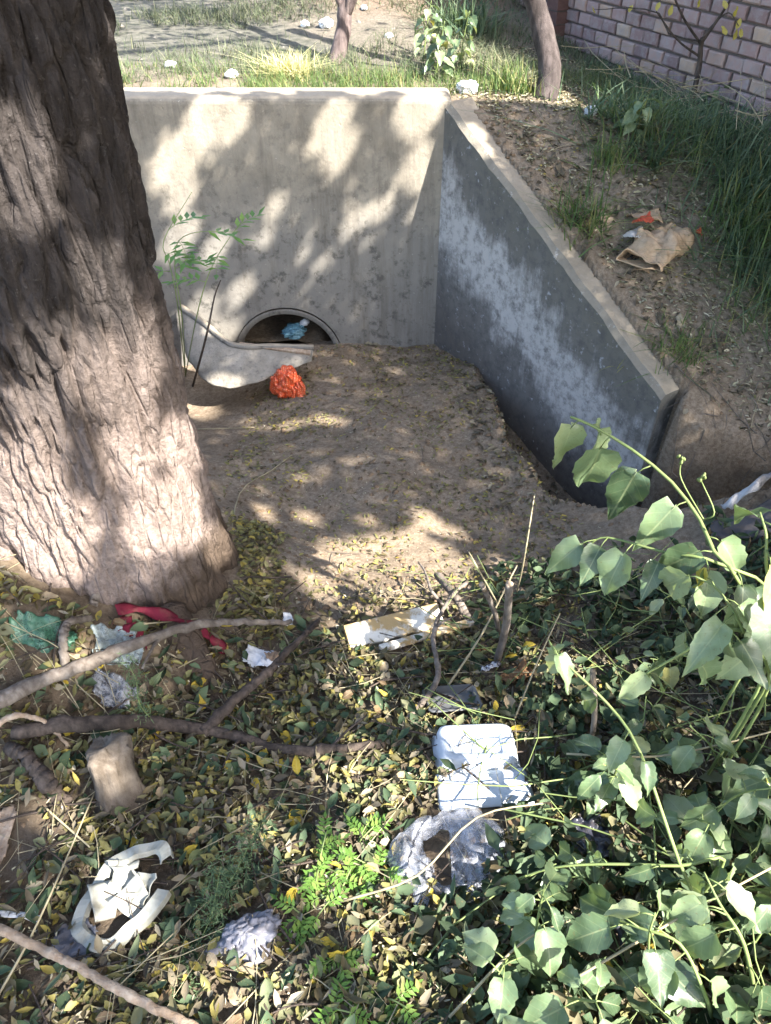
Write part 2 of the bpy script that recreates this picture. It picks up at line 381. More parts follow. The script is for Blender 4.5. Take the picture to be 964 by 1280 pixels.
def H(x, y):
    x, y = np.asarray(x, float), np.asarray(y, float)
    i = np.clip(np.searchsorted(gx, x)-1, 0, len(gx)-2); j = np.clip(np.searchsorted(gy, y)-1, 0, len(gy)-2)
    fx = (x-gx[i])/(gx[i+1]-gx[i]); fy = (y-gy[j])/(gy[j+1]-gy[j])
    return (GZ[j, i]*(1-fx)+GZ[j, i+1]*fx)*(1-fy)+(GZ[j+1, i]*(1-fx)+GZ[j+1, i+1]*fx)*fy
nx, ny = len(gx), len(gy)
idx = np.arange(nx*ny).reshape(ny, nx)
quads = np.stack([idx[:-1, :-1], idx[:-1, 1:], idx[1:, 1:], idx[1:, :-1]], -1).reshape(-1, 4)
GV = np.stack([GX, GY, GZ], -1).reshape(-1, 3)
cxq = GV[quads][:, :, 0].mean(1); cyq = GV[quads][:, :, 1].mean(1)
zr = np.ptp(GV[quads][:, :, 2], axis=1)
keep = ~((np.abs(cxq-CX) < .36) & (cyq > HW_Y+.03) & (cyq < HW_Y+.17) & (zr > .3))
quads = quads[keep]
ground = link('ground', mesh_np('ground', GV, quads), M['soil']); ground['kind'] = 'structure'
def Gp(x, y, dz=0.0): return Vector((x, y, float(H(x, y))+dz))

# ------------------------------------------------------------------ culvert: headwall, wing walls, pipe
culv = thing('culvert', 'weathered grey concrete culvert headwall with sloping wing wall and half buried pipe', 'culvert', (CX, HW_Y, -.9))
CL = Vector((CX, HW_Y, -.9))
def finish(o, bev=.012, seg=3):
    b = o.modifiers.new('bevel', 'BEVEL'); b.width = bev; b.segments = seg; b.limit_method = 'ANGLE'
    return o
def bake(o):
    dg = bpy.context.evaluated_depsgraph_get(); me = bpy.data.meshes.new_from_object(o.evaluated_get(dg))
    o.modifiers.clear(); o.data = me; return o
mb = MB(); mb.box((( -1.42+.30)/2, HW_Y+HW_T/2, (HW_TOP-1.3)/2), (.86, 0, 0), (0, HW_T/2, 0), (0, 0, (HW_TOP+1.3)/2))
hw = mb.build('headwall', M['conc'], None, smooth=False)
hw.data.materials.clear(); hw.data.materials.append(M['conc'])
bm = bmesh.new(); bm.from_mesh(hw.data)
tops = [e for e in bm.edges if all(v.co.z > 0 for v in e.verts)]
vert_r = [e for e in bm.edges if all(v.co.x > 0 and v.co.y > HW_Y+.1 for v in e.verts)]
bmesh.ops.bevel(bm, geom=tops+vert_r, offset=.03, segments=4, profile=.5, affect='EDGES'); bm.to_mesh(hw.data); bm.free()
cb = MB(); cb.tube([(CX, HW_Y-.2, CZ), (CX, HW_Y+.6, CZ)], PR, PR, 64); cut = cb.build('cutter', None)
bo = hw.modifiers.new('hole', 'BOOLEAN'); bo.object = cut; bo.operation = 'DIFFERENCE'; bo.solver = 'EXACT'
bpy.context.view_layer.update(); bake(hw); bpy.data.objects.remove(cut)
hw.parent = culv; hw.matrix_parent_inverse = Matrix.Translation(-CL)
def wing(sign, label=None):
    a = WC.copy(); e = WE.copy()
    if sign < 0:
        a.x = 2*CX-a.x; e.x = 2*CX-e.x
    d = (e-a); dh = Vector((d.x, d.y, 0)).normalized()
    out = Vector((-dh.y, dh.x, 0))*(1 if sign > 0 else -1)
    T = .17; bot = -1.35; n = 40
    V = []; F = []
    ex = -.0
    for i in range(n+1):
        p = a+d*(i/n)
        for (q, z) in ((p, bot), (p, p.z-.022), (p+out*.022, p.z), (p+out*(T-.02), p.z-.004), (p+out*T, p.z-.03), (p+out*T, bot)):
            V.append((q.x, q.y, z))
    for i in range(n):
        for k in range(5):
            A = i*6+k; F.append([A, A+6, A+7, A+1])
    F.append([0, 1, 2, 3, 4, 5]); F.append([n*6+k for k in range(6)][::-1])
    V = np.array(V); nz = fbm(V[:, 0]*9, V[:, 1]*9, V[:, 2]*9, 3)-.5
    V[:, 2] += np.where(V[:, 2] > bot+.01, nz*.018, 0)
    V[:, 0] += nz*.012
    if sign < 0: F = [f[::-1] for f in F]
    F = [f[::-1] for f in F]
    o = link('wing_wall', mesh_np('wing_wall', V-np.array(CL), F, False), M['wing'], culv)
    if label: o['label'] = label
    return o
wing(1, 'grey wing wall with white lime bloom, top sloping down towards the pit'); wing(-1, 'wing wall hidden behind the big tree trunk')
# concrete pipe with visible rim
V = []; n = 64
prof = [(PR-.002, -.012), (PR-.03, -.014), (PR-.036, .0), (PR-.036, 1.6), (PR+.0, 1.6)]
for (r, dy) in prof:
    for k in range(n):
        a = 2*math.pi*k/n; V.append((r*math.cos(a), dy, r*math.sin(a)))
F = [[i*n+k, i*n+(k+1) % n, (i+1)*n+(k+1) % n, (i+1)*n+k] for i in range(len(prof)-1) for k in range(n)]
F.append([(len(prof)-2)*n+k for k in range(n)])
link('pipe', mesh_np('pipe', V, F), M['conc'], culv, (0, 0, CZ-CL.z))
# silt inside the pipe
xs = np.linspace(-.27, .27, 28); ys = np.linspace(.06, 1.5, 40); SX, SY = np.meshgrid(xs, ys)
SZ = .055-.02*SY+.05*(fbm(SX*9, SY*9, 2.2, 4)-.5)-.12*sstep(.15, .27, SX)+.02
ids = np.arange(28*40).reshape(40, 28)
q = np.stack([ids[:-1, :-1], ids[:-1, 1:], ids[1:, 1:], ids[1:, :-1]], -1).reshape(-1, 4)
link('silt', mesh_np('silt', np.stack([SX, SY, SZ], -1).reshape(-1, 3), q), M['soil'], culv, (0, 0, CZ-CL.z))

# broken pipe shard leaning on the mound
def shard():
    t = thing('pipe_shard', 'broken curved concrete pipe piece lying in front of the culvert mouth', 'concrete piece', P(300, 470, 4.0))
    a = P(226, 386, 4.05); b = P(292, 434, 3.90); c = P(392, 437, 3.98)
    # shell with a kinked rim: a > b > c, falling to the ground
    n = 26; m = 14; V = []; th = .035
    low = [P(236, 452, 3.99), P(262, 480, 3.87), P(300, 484, 3.84), P(345, 468, 3.90), P(388, 446, 3.97)]
    rim = spline([a, a.lerp(b, .5), b, b.lerp(c, .5), c], 26); lo = spline(low, 26)
    rows = min(len(rim), len(lo))
    base = Vector(t.location)
    for side in (0, 1):
        for i in range(rows):
            for j in range(m+1):
                s = j/m; p = rim[i].lerp(lo[i], s)
                bul = math.sin(math.pi*s)*.05
                p = p+Vector((0, -bul-(0 if side == 0 else -th), -.02*math.sin(math.pi*s)+(.0 if side == 0 else .006)))
                V.append(p-base)
    F = []; st = m+1; N = rows*st
    for i in range(rows-1):
        for j in range(m):
            A = i*st+j; F.append([A, A+1, A+st+1, A+st]); F.append([N+A, N+A+st, N+A+st+1, N+A+1])
        F.append([i*st, (i+1)*st, N+(i+1)*st, N+i*st]); F.append([i*st+m, N+i*st+m, N+(i+1)*st+m, (i+1)*st+m])
    for j in range(m):
        F.append([j, N+j, N+j+1, j+1]); A = (rows-1)*st+j; F.append([A, A+1, N+A+1, N+A])
    Vn = np.array([tuple(p) for p in V]); nz = fbm(Vn[:, 0]*14, Vn[:, 1]*14, Vn[:, 2]*14, 3)-.5
    Vn[:, 1] += nz*.02; Vn[:, 2] += nz*.012
    st = NT('stained_pipe_concrete'); g = st.world(); sp_ = st.n('ShaderNodeSeparateXYZ'); st.l(g, sp_.inputs[0]); n1 = st.noise(g, 9, 7, .7); n2 = st.noise(g, 50, 5, .7)
    cc = st.mix(st.ramp(n1, [(.3, 0.), (.7, 1.)]), (.2, .18, .145), (.4, .36, .3)); 
    low = st.ramp(st.math('ADD', st.math('ADD', sp_.outputs[2], .9), st.math('MULTIPLY', st.math('SUBTRACT', n1, .5), .3)), [(.30, 1.), (.42, 0.)]); cc = st.mix(st.math('MULTIPLY', low, .75), cc, (.11, .1, .1)); cc = st.mix(st.ramp(n2, [(.55, 0.), (.7, .6)]), cc, (.09, .085, .075))
    link('shell', mesh_np('shell', Vn, F, True), st.done(st.pbsdf(cc, .9, st.bump(st.math('ADD', n1, n2), .8, .012), .15)), t)
    r = MB(); r.tube([p-base+Vector((0, .01, .006)) for p in rim], .017, .015, 8, .08); r.build('broken_rim', M['conc'], t)
shard()

# ------------------------------------------------------------------ the big tree
TX, TY, TR = -.83, 1.67, .325
tree = thing('big_tree', 'large tree with dark deeply furrowed bark and dusty pale foot', 'tree', (TX, TY, -.2))
TB = Vector((TX, TY, -.2))
def trunk():
    nt_, nh = 460, 400
    th = np.linspace(0, 2*np.pi, nt_, endpoint=False); hz = np.concatenate([np.linspace(-.55, 1.6, nh-30), np.linspace(1.65, 3.2, 30)])
    TH, HZ = np.meshgrid(th, hz)
    c, s = np.cos(TH), np.sin(TH)
    rel = HZ+.15
    flare = .075*np.exp(-np.clip(rel, 0, None)/.11)+.03*np.exp(-np.clip(rel, 0, None)/.5)
    lobes = .55+.45*np.cos(5*(TH+.7)+.8*np.sin(2*TH))
    front = .35+.65*np.clip(-s, 0, 1)
    r = TR*(1+.02*np.sin(2*TH+1)) - .03 + flare*(.35+lobes*.9)*front
    r = r-.02*np.clip(HZ-1, 0, 3)+.03*(fbm(c*2.2, s*2.2, HZ*1.4, 3)-.5)*2
    # furrows
    tw = TH+.10*HZ+.12*(fbm(c*3, s*3, HZ*2.5, 3)-.5)
    cc, ss = np.cos(tw)*TR, np.sin(tw)*TR
    n1 = fbm(cc*23, ss*23, HZ*3.2, 2, .45); ridge = np.abs(2*n1-1)
    fur = np.exp(-(ridge/.16)**2)
    n2 = fbm(cc*48+9, ss*48, HZ*9, 2, .5); fur2 = np.exp(-(np.abs(2*n2-1)/.14)**2)
    n3 = fbm(c*30, s*30, HZ*34, 3); plate = fbm(cc*40, ss*40, HZ*16, 3)-.5
    upm = sstep(.0, .75, HZ+.25*(fbm(c*4, s*4, HZ*4, 2)-.5))
    # lower trunk: long sparse cracks and scabs
    n4 = fbm(cc*9+3, ss*9, HZ*2.2, 3, .5); crk = np.exp(-(np.abs(2*n4-1)/.06)**2)
    n5 = fbm(cc*120, ss*120, HZ*24, 2)-.5
    disp = -(.028*fur+.012*fur2)*upm+.014*plate*(.3+.7*upm)+.009*n5+.007*(n3-.5)-(1-upm)*(.014*crk+.005*fur2+.002*fur)
    lump = fbm(c*5, s*5, HZ*6, 4)-.5
    r = r+disp+(1-upm)*.05*lump
    X, Y = r*c, r*s
    V = np.stack([X, Y, HZ+.2], -1).reshape(-1, 3)
    ids = np.arange(nt_*nh).reshape(nh, nt_); nxt = np.roll(ids, -1, 1)
    q = np.stack([ids[:-1], nxt[:-1], nxt[1:], ids[1:]], -1).reshape(-1, 4)
    return mesh_np('trunk', V, q)
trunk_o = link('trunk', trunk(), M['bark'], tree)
# surface roots sinking into the soil
for i, pts in enumerate([[(-.62, 1.42, -.02), (-.52, 1.3, -.14), (-.47, 1.18, -.2), (-.5, 1.0, -.22)],
                         [(-1.0, 1.42, .08), (-1.08, 1.3, .07), (-1.2, 1.18, .03), (-1.35, 1.1, -.04)]]):
    pp = spline([Vector(p) for p in pts], 24)
    pp = [Vector((p.x, p.y, float(H(p.x, p.y))-.012-.02*k/24))-TB for k, p in enumerate(pp)]
    rb = MB(); rb.tube(pp, .06-.012*i, .02, 14, .1); rb.build('root', M['bark'], tree)

# structures for ray casts
polys = []; verts = []
def bvh_add(o):
    mw = Matrix.Translation(Vector((0, 0, 0)))
    loc = Vector((0, 0, 0)); p = o
    if o is hw: loc = Vector((0, 0, 0))
    elif o.parent: loc = Vector(o.parent.location)+Vector(o.location)
    else: loc = Vector(o.location)
    b = len(verts); verts.extend([v.co+loc for v in o.data.vertices]); polys.extend([[b+i for i in pl.vertices] for pl in o.data.polygons])
bpy.context.view_layer.update()
for o in (ground, hw, trunk_o, [c for c in culv.children if c.name.startswith('wing_wall')][0]): bvh_add(o)
_a, _d2 = Vector((1.29, 5.35, 0)), Vector((-.42, .907, 0)).normalized(); _b = len(verts); verts.extend([_a-_d2*5, _a+_d2*7, _a+_d2*7+Vector((0, 0, 2.4)), _a-_d2*5+Vector((0, 0, 2.4))]); polys.append([_b, _b+1, _b+2, _b+3])
BV = BVHTree.FromPolygons(verts, polys)
def cast(u, v, dz=0.0):
    d = ray(u, v); h = BV.ray_cast(Vector((0, 0, CAMZ)), d.normalized(), 200)
    p = h[0] if h[0] is not None else P(u, v, 6)
    return p+Vector((0, 0, dz))
def castg(u, v, dz=0.0):
    p = cast(u, v); return Vector((p.x, p.y, float(H(p.x, p.y))+dz))

# crown: limbs and leaf clumps overhead; out of view, clumps and gaps shaped to throw the wanted sun flecks
LIT = [(250, 165, .12), (215, 200, .10), (285, 155, .09), (230, 240, .08), (415, 150, .09), (425, 195, .08), (400, 170, .07), (528, 145, .10), (522, 200, .07), (505, 140, .06), (440, 280, .07), (475, 262, .06),
       (400, 330, .05), (270, 310, .08), (300, 365, .07), (225, 300, .09), (255, 395, .09), (345, 260, .05), (330, 300, .05), (240, 112, .09), (300, 112, .08), (350, 112, .08), (450, 115, .08), (530, 118, .1), (590, 168, .07), (606, 190, .06),
       (480, 722, .14), (520, 700, .12), (430, 705, .09), (535, 652, .06), (385, 650, .055), (330, 640, .05), (445, 742, .09), (560, 665, .05), (460, 650, .04), (270, 430, .06),
       (236, 450, .07), (226, 400, .05), (247, 510, .06), (175, 430, .07), (150, 470, .06), (20, 220, .06), (230, 640, .075), (190, 655, .07), (165, 560, .06), (272, 680, .05), (120, 345, .04), (30, 590, .06), (70, 455, .05), (225, 560, .05),
       (55, 668, .08), (85, 690, .06), (450, 800, .07), (520, 775, .05), (590, 930, .08), (630, 990, .07), (610, 1110, .07), (570, 1125, .06), (700, 1000, .05), (705, 845, .06), (665, 880, .04), (820, 1110, .07),
       (900, 1235, .13), (820, 1255, .13), (690, 1255, .1), (760, 1275, .1), (840, 1180, .06), (480, 1005, .05), (460, 1085, .06), (420, 970, .04), (640, 1180, .07), (585, 1180, .06), (640, 1250, .08), (500, 1200, .06), (330, 1250, .05), (400, 1100, .04), (650, 745, .05), (140, 1100, .03), (100, 820, .03)]
e1 = SUN.cross(Vector((0, 0, 1))).normalized(); e2 = SUN.cross(e1).normalized()
E1, E2, SN = np.array(e1), np.array(e2), np.array(SUN)
lit = []
for (u, v, r) in LIT:
    p = np.array(cast(u, v)); k = .8 if (v < 420 and u > 190) else (1.12 if 670 < v < 760 and 400 < u < 540 else (.9 if 600 < v < 760 and u > 300 else 1.1))
    lit.append((p@E1, p@E2, r*k+(.0 if k < 1 else .02)))
for (u, v, r, Z) in ((900, 1235, .13, 1.33), (820, 1250, .12, 1.36), (835, 1110, .07, 1.37), (760, 1240, .1, 1.4), (945, 1180, .09, 1.3), (700, 1210, .08, 1.45), (640, 1200, .08, 1.5), (870, 1270, .15, 1.3), (790, 1140, .05, 1.4), (690, 1000, .05, 1.48), (705, 845, .05, 1.5), (740, 870, .04, 1.46), (850, 1190, .07, 1.33), (960, 1250, .1, 1.28), (620, 1270, .08, 1.5), (740, 1110, .04, 1.42), (920, 960, .04, 1.4)):
    p = np.array(P(u, v, Z)); lit.append((p@E1, p@E2, r+.02))
_r = random.Random(5)
for _ in range(34):
    u, v = _r.uniform(60, 900), _r.uniform(830, 1270); p = np.array(cast(u, v, .03)); lit.append((p@E1, p@E2, _r.uniform(.02, .05)))
lit = np.array(lit)
def crown():
    limbs = MB(); z0 = 2.9
    tips = []
    for (dx, dy, dz, r0) in ((3.6, -1.6, 2.4, .15), (2.6, -3.6, 2.8, .14), (1.4, 1.2, 3.2, .13), (-2.0, .8, 2.8, .13), (-1.2, -2.4, 3.0, .13), (4.4, .4, 2.9, .12), (.4, -.3, 4.2, .14)):
        a = Vector((TX, TY, z0)); e = a+Vector((dx, dy, dz)); m1 = a.lerp(e, .4)+Vector((0, 0, .5)); pts = spline([a-Vector((0, 0, .3)), a+Vector((dx*.08, dy*.08, .35)), m1, e], 18)
        limbs.tube([p-TB for p in pts], r0, .03, 9, .05)
        for k in range(5):
            b = pts[int(len(pts)*(.4+.11*k))]; q = b+Vector((random.uniform(-1.2, 1.2), random.uniform(-1.2, 1.2), random.uniform(-.2, .9)))
            limbs.tube([p-TB for p in spline([b, b.lerp(q, .5)+Vector((0, 0, .12)), q], 8)], .03, .008, 5)
    limbs.build('limbs', M['bark'], tree)
    # leaf clumps: shade field sampled on the sun-facing plane through the scene
    N = 75000
    g = np.stack([RNG.uniform(-2.6, 2.1, N), RNG.uniform(-.1, 4.4, N)], 1)      # place the foliage shades
    hgt = RNG.uniform(2.6, 4.6, N)
    base = np.stack([g[:, 0], g[:, 1], np.full(N, -.1)], 1)
    # also shade the headwall face and trunk: same band of sky
    pts = base+SN[None]*(hgt/SN[2])[:, None]
    p, q = pts@E1, pts@E2
    den = fbm(p*2.3+40, q*2.3, .5, 3)
    ok = den > .30
    d = np.full(N, 9.)
    for (a, b, r) in lit:
        rr = r*(1+.5*(fbm(p*9, q*9, 3.1, 2)-.5))
        d = np.minimum(d, np.hypot(p-a, q-b)/rr)
    ok &= d > 1.0
    # keep the sky over the far bank open
    pts = pts[ok]
    # rest of the round crown, sparse
    N2 = 9000
    a = RNG.uniform(0, 2*np.pi, N2); rr = np.sqrt(RNG.uniform(0, 1, N2))*4.6
    ex = np.stack([TX+.3+rr*np.cos(a), TY-.6+rr*np.sin(a), 4.4+RNG.uniform(-.6, 2.2, N2)], 1)
    hit = ex-SN[None]*((ex[:, 2]+.1)/SN[2])[:, None]
    p, q = ex@E1, ex@E2
    d = np.full(N2, 9.)
    for (a_, b_, r_) in lit: d = np.minimum(d, np.hypot(p-a_, q-b_)/r_)
    far = (hit[:, 1] > 3.9) & (hit[:, 0] > -2.6) & (hit[:, 0] < 1.8)
    ex = ex[(d > 1.05) & ~far & (fbm(ex[:, 0]*1.3, ex[:, 1]*1.3, ex[:, 2]*1.3, 2) > .42)]
    pts = np.concatenate([pts, ex]); n = len(pts)
    V, F = leaf_cloud(pts-np.array(TB), RNG.uniform(.05, .085, n), RNG.uniform(.026, .04, n), tilt=1.2)
    o = link('crown', mesh_np('crown', V, F, True), M['crown'], tree); o['kind'] = 'stuff'
def leaf_cloud(C, L, W, tilt=.6, curl=.25, nrm=None, head=None):
    """C centres -> six-vertex pointed leaves (4 tris as 2 quads)"""
    n = len(C); az = RNG.uniform(0, 2*np.pi, n) if head is None else head
    ti = RNG.normal(0, 1, n)*tilt*.5; ro = RNG.normal(0, 1, n)*tilt*.5
    d = np.stack([np.cos(az)*np.cos(ti), np.sin(az)*np.cos(ti), np.sin(ti)], 1)
    s = np.stack([-np.sin(az)*np.cos(ro), np.cos(az)*np.cos(ro), np.sin(ro)], 1)
    u = np.cross(d, s)
    cu = RNG.uniform(-.2, 1, n)*curl
    L, W, cu = L[:, None], W[:, None], cu[:, None]
    V = np.stack([C-d*L*.5+u*L*cu*.2, C-d*L*.12+s*W*.5+u*W*.35, C-d*L*.12-u*W*.02, C-d*L*.12-s*W*.5+u*W*.35,
                  C+d*L*.22+s*W*.36+u*(W*.25+L*cu*.1), C+d*L*.22-s*W*.36+u*(W*.25+L*cu*.1), C+d*L*.5+u*L*cu*.5, C+d*L*.22+u*L*cu*.05], 1).reshape(-1, 3)
    b = (np.arange(n)*8)[:, None]
    tri = np.concatenate([b+np.array([[0, 2, 1, 0]])[:, :3], b+np.array([[0, 3, 2]]), b+np.array([[1, 2, 7]]), b+np.array([[1, 7, 4]]), b+np.array([[2, 3, 5]]), b+np.array([[2, 5, 7]]), b+np.array([[7, 6, 4]]), b+np.array([[7, 5, 6]])], 1).reshape(-1, 3)
    return V, tri
crown()
#==NEXT==
# ------------------------------------------------------------------ brick boundary wall
def brick_wall():
    o0 = Vector((1.29, 5.35, 0)); wd = Vector((-.42, .907, 0)).normalized(); nr = Vector((-wd.y, wd.x, 0))   # nr faces the culvert
    if nr.x > 0: nr = -nr
    zb = .42; t = thing('brick_wall', 'weathered pinkish brick boundary wall behind the weedy bank', 'wall', o0+Vector((0, 0, zb-.4)))
    B = Vector(t.location); s0, s1 = -5.0, 7.0; ht = 1.95
    mort = plain_mat('mortar', (.17, .145, .135), .95, .1, .3, .6, 120)
    c = o0+wd*((s0+s1)/2)-nr*.108
    m = MB(); m.box(c+Vector((0, 0, zb+ht/2-.2))-B, wd*((s1-s0)/2), nr*.1, Vector((0, 0, ht/2+.2))); m.build('mortar_core', mort, t, smooth=False)
    # plinth
    pm = plain_mat('plinth_cement', (.3, .29, .28), .95, .1, .3, .5, 60)
    m = MB(); m.box(c+Vector((0, 0, zb-.17))-B+nr*.012, wd*((s1-s0)/2), nr*.115, Vector((0, 0, .2))); m.build('plinth', pm, t, smooth=False)
    bt = NT('brick'); oi = bt.n('ShaderNodeObjectInfo').outputs['Random']; isl = bt.n('ShaderNodeNewGeometry').outputs['Random Per Island']
    rnd = bt.math('FRACT', bt.math('ADD', oi, isl))
    col = bt.ramp(rnd, [(0, (.25, .165, .155)), (.3, (.32, .215, .2)), (.6, (.37, .25, .23)), (.82, (.42, .29, .26)), (.93, (.46, .31, .23)), (1, (.5, .37, .28))])
    nz = bt.noise(bt.world(), 22, 6, .7); col = bt.mix(bt.ramp(nz, [(.42, .0), (.66, .7)]), col, (.36, .32, .31))
    col = bt.mix(bt.ramp(bt.noise(bt.world(), 9, 5), [(.5, 0.), (.7, .35)]), col, (.17, .13, .13))
    bmtl = bt.done(bt.pbsdf(col, .93, bt.bump(bt.noise(bt.world(), 90, 5, .7), .6, .006), .1))
    BL, BH, PH, PL = .116, .060, .0705, .126
    var = []
    for k in range(8):
        q = MB(); rr = random.Random(k)
        hx, hy, hz = BL/2, .02, BH/2; b = .006
        fr = [(-hx+b, hz-b), (hx-b, hz-b), (hx-b, -hz+b), (-hx+b, -hz+b)]; bk = [(-hx, hz), (hx, hz), (hx, -hz), (-hx, -hz)]
        V = [wd*(x+rr.uniform(-.004, .004))+Vector((0, 0, z+rr.uniform(-.003, .003)))+nr*(.012+rr.uniform(-.002, .002)) for x, z in fr]
        V += [wd*x+Vector((0, 0, z))+nr*.004 for x, z in bk]+[wd*x+Vector((0, 0, z))-nr*.02 for x, z in bk]
        q.add(V, [[0, 1, 2, 3]]+[[i, 4+i, 4+(i+1) % 4, (i+1) % 4] for i in range(4)]+[[4+i, 8+i, 8+(i+1) % 4, 4+(i+1) % 4] for i in range(4)])
        me = q.mesh('brick', False); me.materials.append(bmtl)
        bm_ = bmesh.new(); bm_.from_mesh(me); bmesh.ops.recalc_face_normals(bm_, faces=bm_.faces[:]); bm_.to_mesh(me); bm_.free(); var.append(me)
    spots = []
    for row in range(int(ht/PH)):
        z = zb+PH*(row+.5)+.03
        for k in range(int((s1-s0)/PL)):
            s_ = s0+PL*(k+.5+(.5 if row % 2 else 0)+random.uniform(-.05, .05))
            spots.append(o0+wd*s_+Vector((0, 0, z+random.uniform(-.003, .003)))+nr*random.uniform(-.004, .004))
    def vis(p):
        d = p-Vector((0, 0, CAMZ)); c_, s_ = math.cos(PITCH), math.sin(PITCH); Z = d.y*c_-d.z*s_; Yv = d.y*s_+d.z*c_
        u, v = 482+FPX*d.x/Z, 640-FPX*Yv/Z
        if Z <= 0 or not (-15 < u < 985 and -15 < v < 190): return 99
        return Z+(3 if v > 130 else 0)
    spots.sort(key=vis); rest = MB()
    for i, p in enumerate(spots):
        me = var[i % 8]
        if i < 296: link('brick', me, None, t, p-B)
        else: rest.add([v.co+(p-B) for v in me.vertices], [list(f.vertices) for f in me.polygons])
    r = rest.build('brick_courses', bmtl, t, smooth=False); r['kind'] = 'stuff'
    # dark pilaster
    pt = NT('dark_brick'); cc = pt.mix(pt.noise(pt.world(), 25, 5), (.09, .05, .045), (.17, .1, .085)); pmt = pt.done(pt.pbsdf(cc, .95, pt.bump(pt.noise(pt.world(), 90, 4), .6, .006), .1))
    pc = o0+wd*.40+nr*.03; pil = MB(); pil.box(pc+Vector((0, 0, zb+ht/2))-B, wd*.05, nr*.05, Vector((0, 0, ht/2))); pl = pil.build('pilaster', mort, t, smooth=False)
    q = MB(); q.box((0, 0, 0), wd*.058, nr*.06, Vector((0, 0, .031))); bme = q.mesh('brick', False); bme.materials.append(pmt)
    for k in range(18): link('brick', bme, None, pl, pc+Vector((random.uniform(-.003, .003), 0, zb+.05+.0705*k))-B)
brick_wall()

# ------------------------------------------------------------------ leaf meshes (unit length along +Y, normal +Z)
def leaf_mesh(name, kind, seed, mat):
    r = random.Random(seed); rows = 12
    aa, bb, wm = {'heart': (.5, 1.15, .36), 'delta': (.36, 1.25, .29), 'oval': (.7, .9, .27), 'lance': (.7, 1.0, .13)}[kind]; tm = aa/(aa+bb)
    ts = [(i/rows)**1.35 for i in range(rows+1)]; prof = [wm*(q**aa*(1-q)**bb)/(tm**aa*(1-tm)**bb) for q in ts]
    V = []; F = []; fold = r.uniform(.2, .95); droop = r.uniform(.15, 1.0); ph = r.uniform(0, 6); tw = r.uniform(-.9, .9)
    for i in range(rows+1):
        t_ = ts[i]; w_ = prof[i]*(1+r.uniform(-.05, .05)+(.05 if i % 2 else -.04)); y = t_; z = -droop*t_*t_*.5; y2 = t_*(1-.12*droop*t_)
        back = -.13*math.exp(-((t_-.06)/.09)**2) if kind in ('heart', 'delta') else 0
        for j, c in enumerate((-1, -.55, 0, .55, 1)):
            wav = .05*math.sin(ph+9*t_+c*2.5)*abs(c)
            V.append((w_*c*(1-.15*fold), y2+back*abs(c)*(1+r.uniform(-.3, .3)), z+fold*abs(c)*w_*.8+wav+tw*c*w_*t_*.6+r.uniform(-.022, .022)*abs(c)))
    for i in range(rows):
        for j in range(4):
            a = i*5+j; F.append([a, a+1, a+6, a+5])
    me = bpy.data.meshes.new(name); me.from_pydata(V, [], F); me.update(); me.polygons.foreach_set('use_smooth', [True]*len(F)); me.materials.append(mat); return me
HEART = [leaf_mesh('leaf', 'heart', 10+k, M['leafgreen']) for k in range(7)]
DELTA = [leaf_mesh('leaf', 'delta', 30+k, M['leafgreen']) for k in range(5)]
OVAL = [leaf_mesh('leaf', 'oval', 50+k, M['leafgreen']) for k in range(3)]
LITM = [leaf_mesh('fallen_leaf', k_, 70+i, M['litterobj']) for i, k_ in enumerate(['oval', 'oval', 'heart', 'oval', 'delta', 'oval'])]

def orient(d, n):
    d = d.normalized(); x = d.cross(n)
    if x.length < 1e-4: x = d.orthogonal()
    x.normalize(); z = x.cross(d).normalized()
    return Matrix((x, d, z)).transposed().to_quaternion()

def plant(name, label, cat, pts, leaves, r0=.004, r1=.0018, group=None, meshes=HEART, stem_mat=None, petiole=.35, extra=None):
    """pts: stem polyline in world; leaves: (fraction, size, tip direction, facing normal)"""
    base = Vector(pts[0]); t = thing(name, label, cat, base, group)
    sp = spline(pts, 20); mb = MB(); mb.tube([p-base for p in sp], r0, r1, 6)
    for (fr, size, d, n) in leaves:
        k = min(len(sp)-1, int(fr*(len(sp)-1))); p = sp[k]; d = Vector(d).normalized(); n = Vector(n)
        pl = size*petiole; out = Vector((d.x, d.y, d.z*.3+.15)).normalized(); q = p+out*pl+d*pl*.2
        mb.tube([p-base, p.lerp(q, .55)+Vector((0, 0, pl*.15))-base, q-base], .0016, .001, 4)
        o = link('leaf', random.choice(meshes), None, t, q-base); o.rotation_mode = 'QUATERNION'; o.rotation_quaternion = orient(d, n)
        sx = size*random.uniform(.85, 1.15); o.scale = (sx, size, size)
    if extra: extra(mb, base)
    mb.build('stem', stem_mat or M['vinestem'], t, smooth=True)
    return t
def auto_leaves(n, smin, smax, f0=.2, droop=.6):
    out = []; a = random.uniform(0, 6)
    for i in range(n):
        a += 2.4+random.uniform(-.5, .5); f = f0+(1-f0)*(i+random.random())/n
        d = Vector((math.cos(a), math.sin(a), -random.uniform(droop*.3, droop*1.5)))
        n_ = Vector((math.cos(a)*.5+random.uniform(-.4, .4), math.sin(a)*.5-.3+random.uniform(-.4, .4), 1))
        out.append((min(f, 1), random.uniform(smin, smax)*(1.1-.35*f), d, n_))
    return out
TOC = Vector((0, -.45, .6))         # leaves turn towards the open side
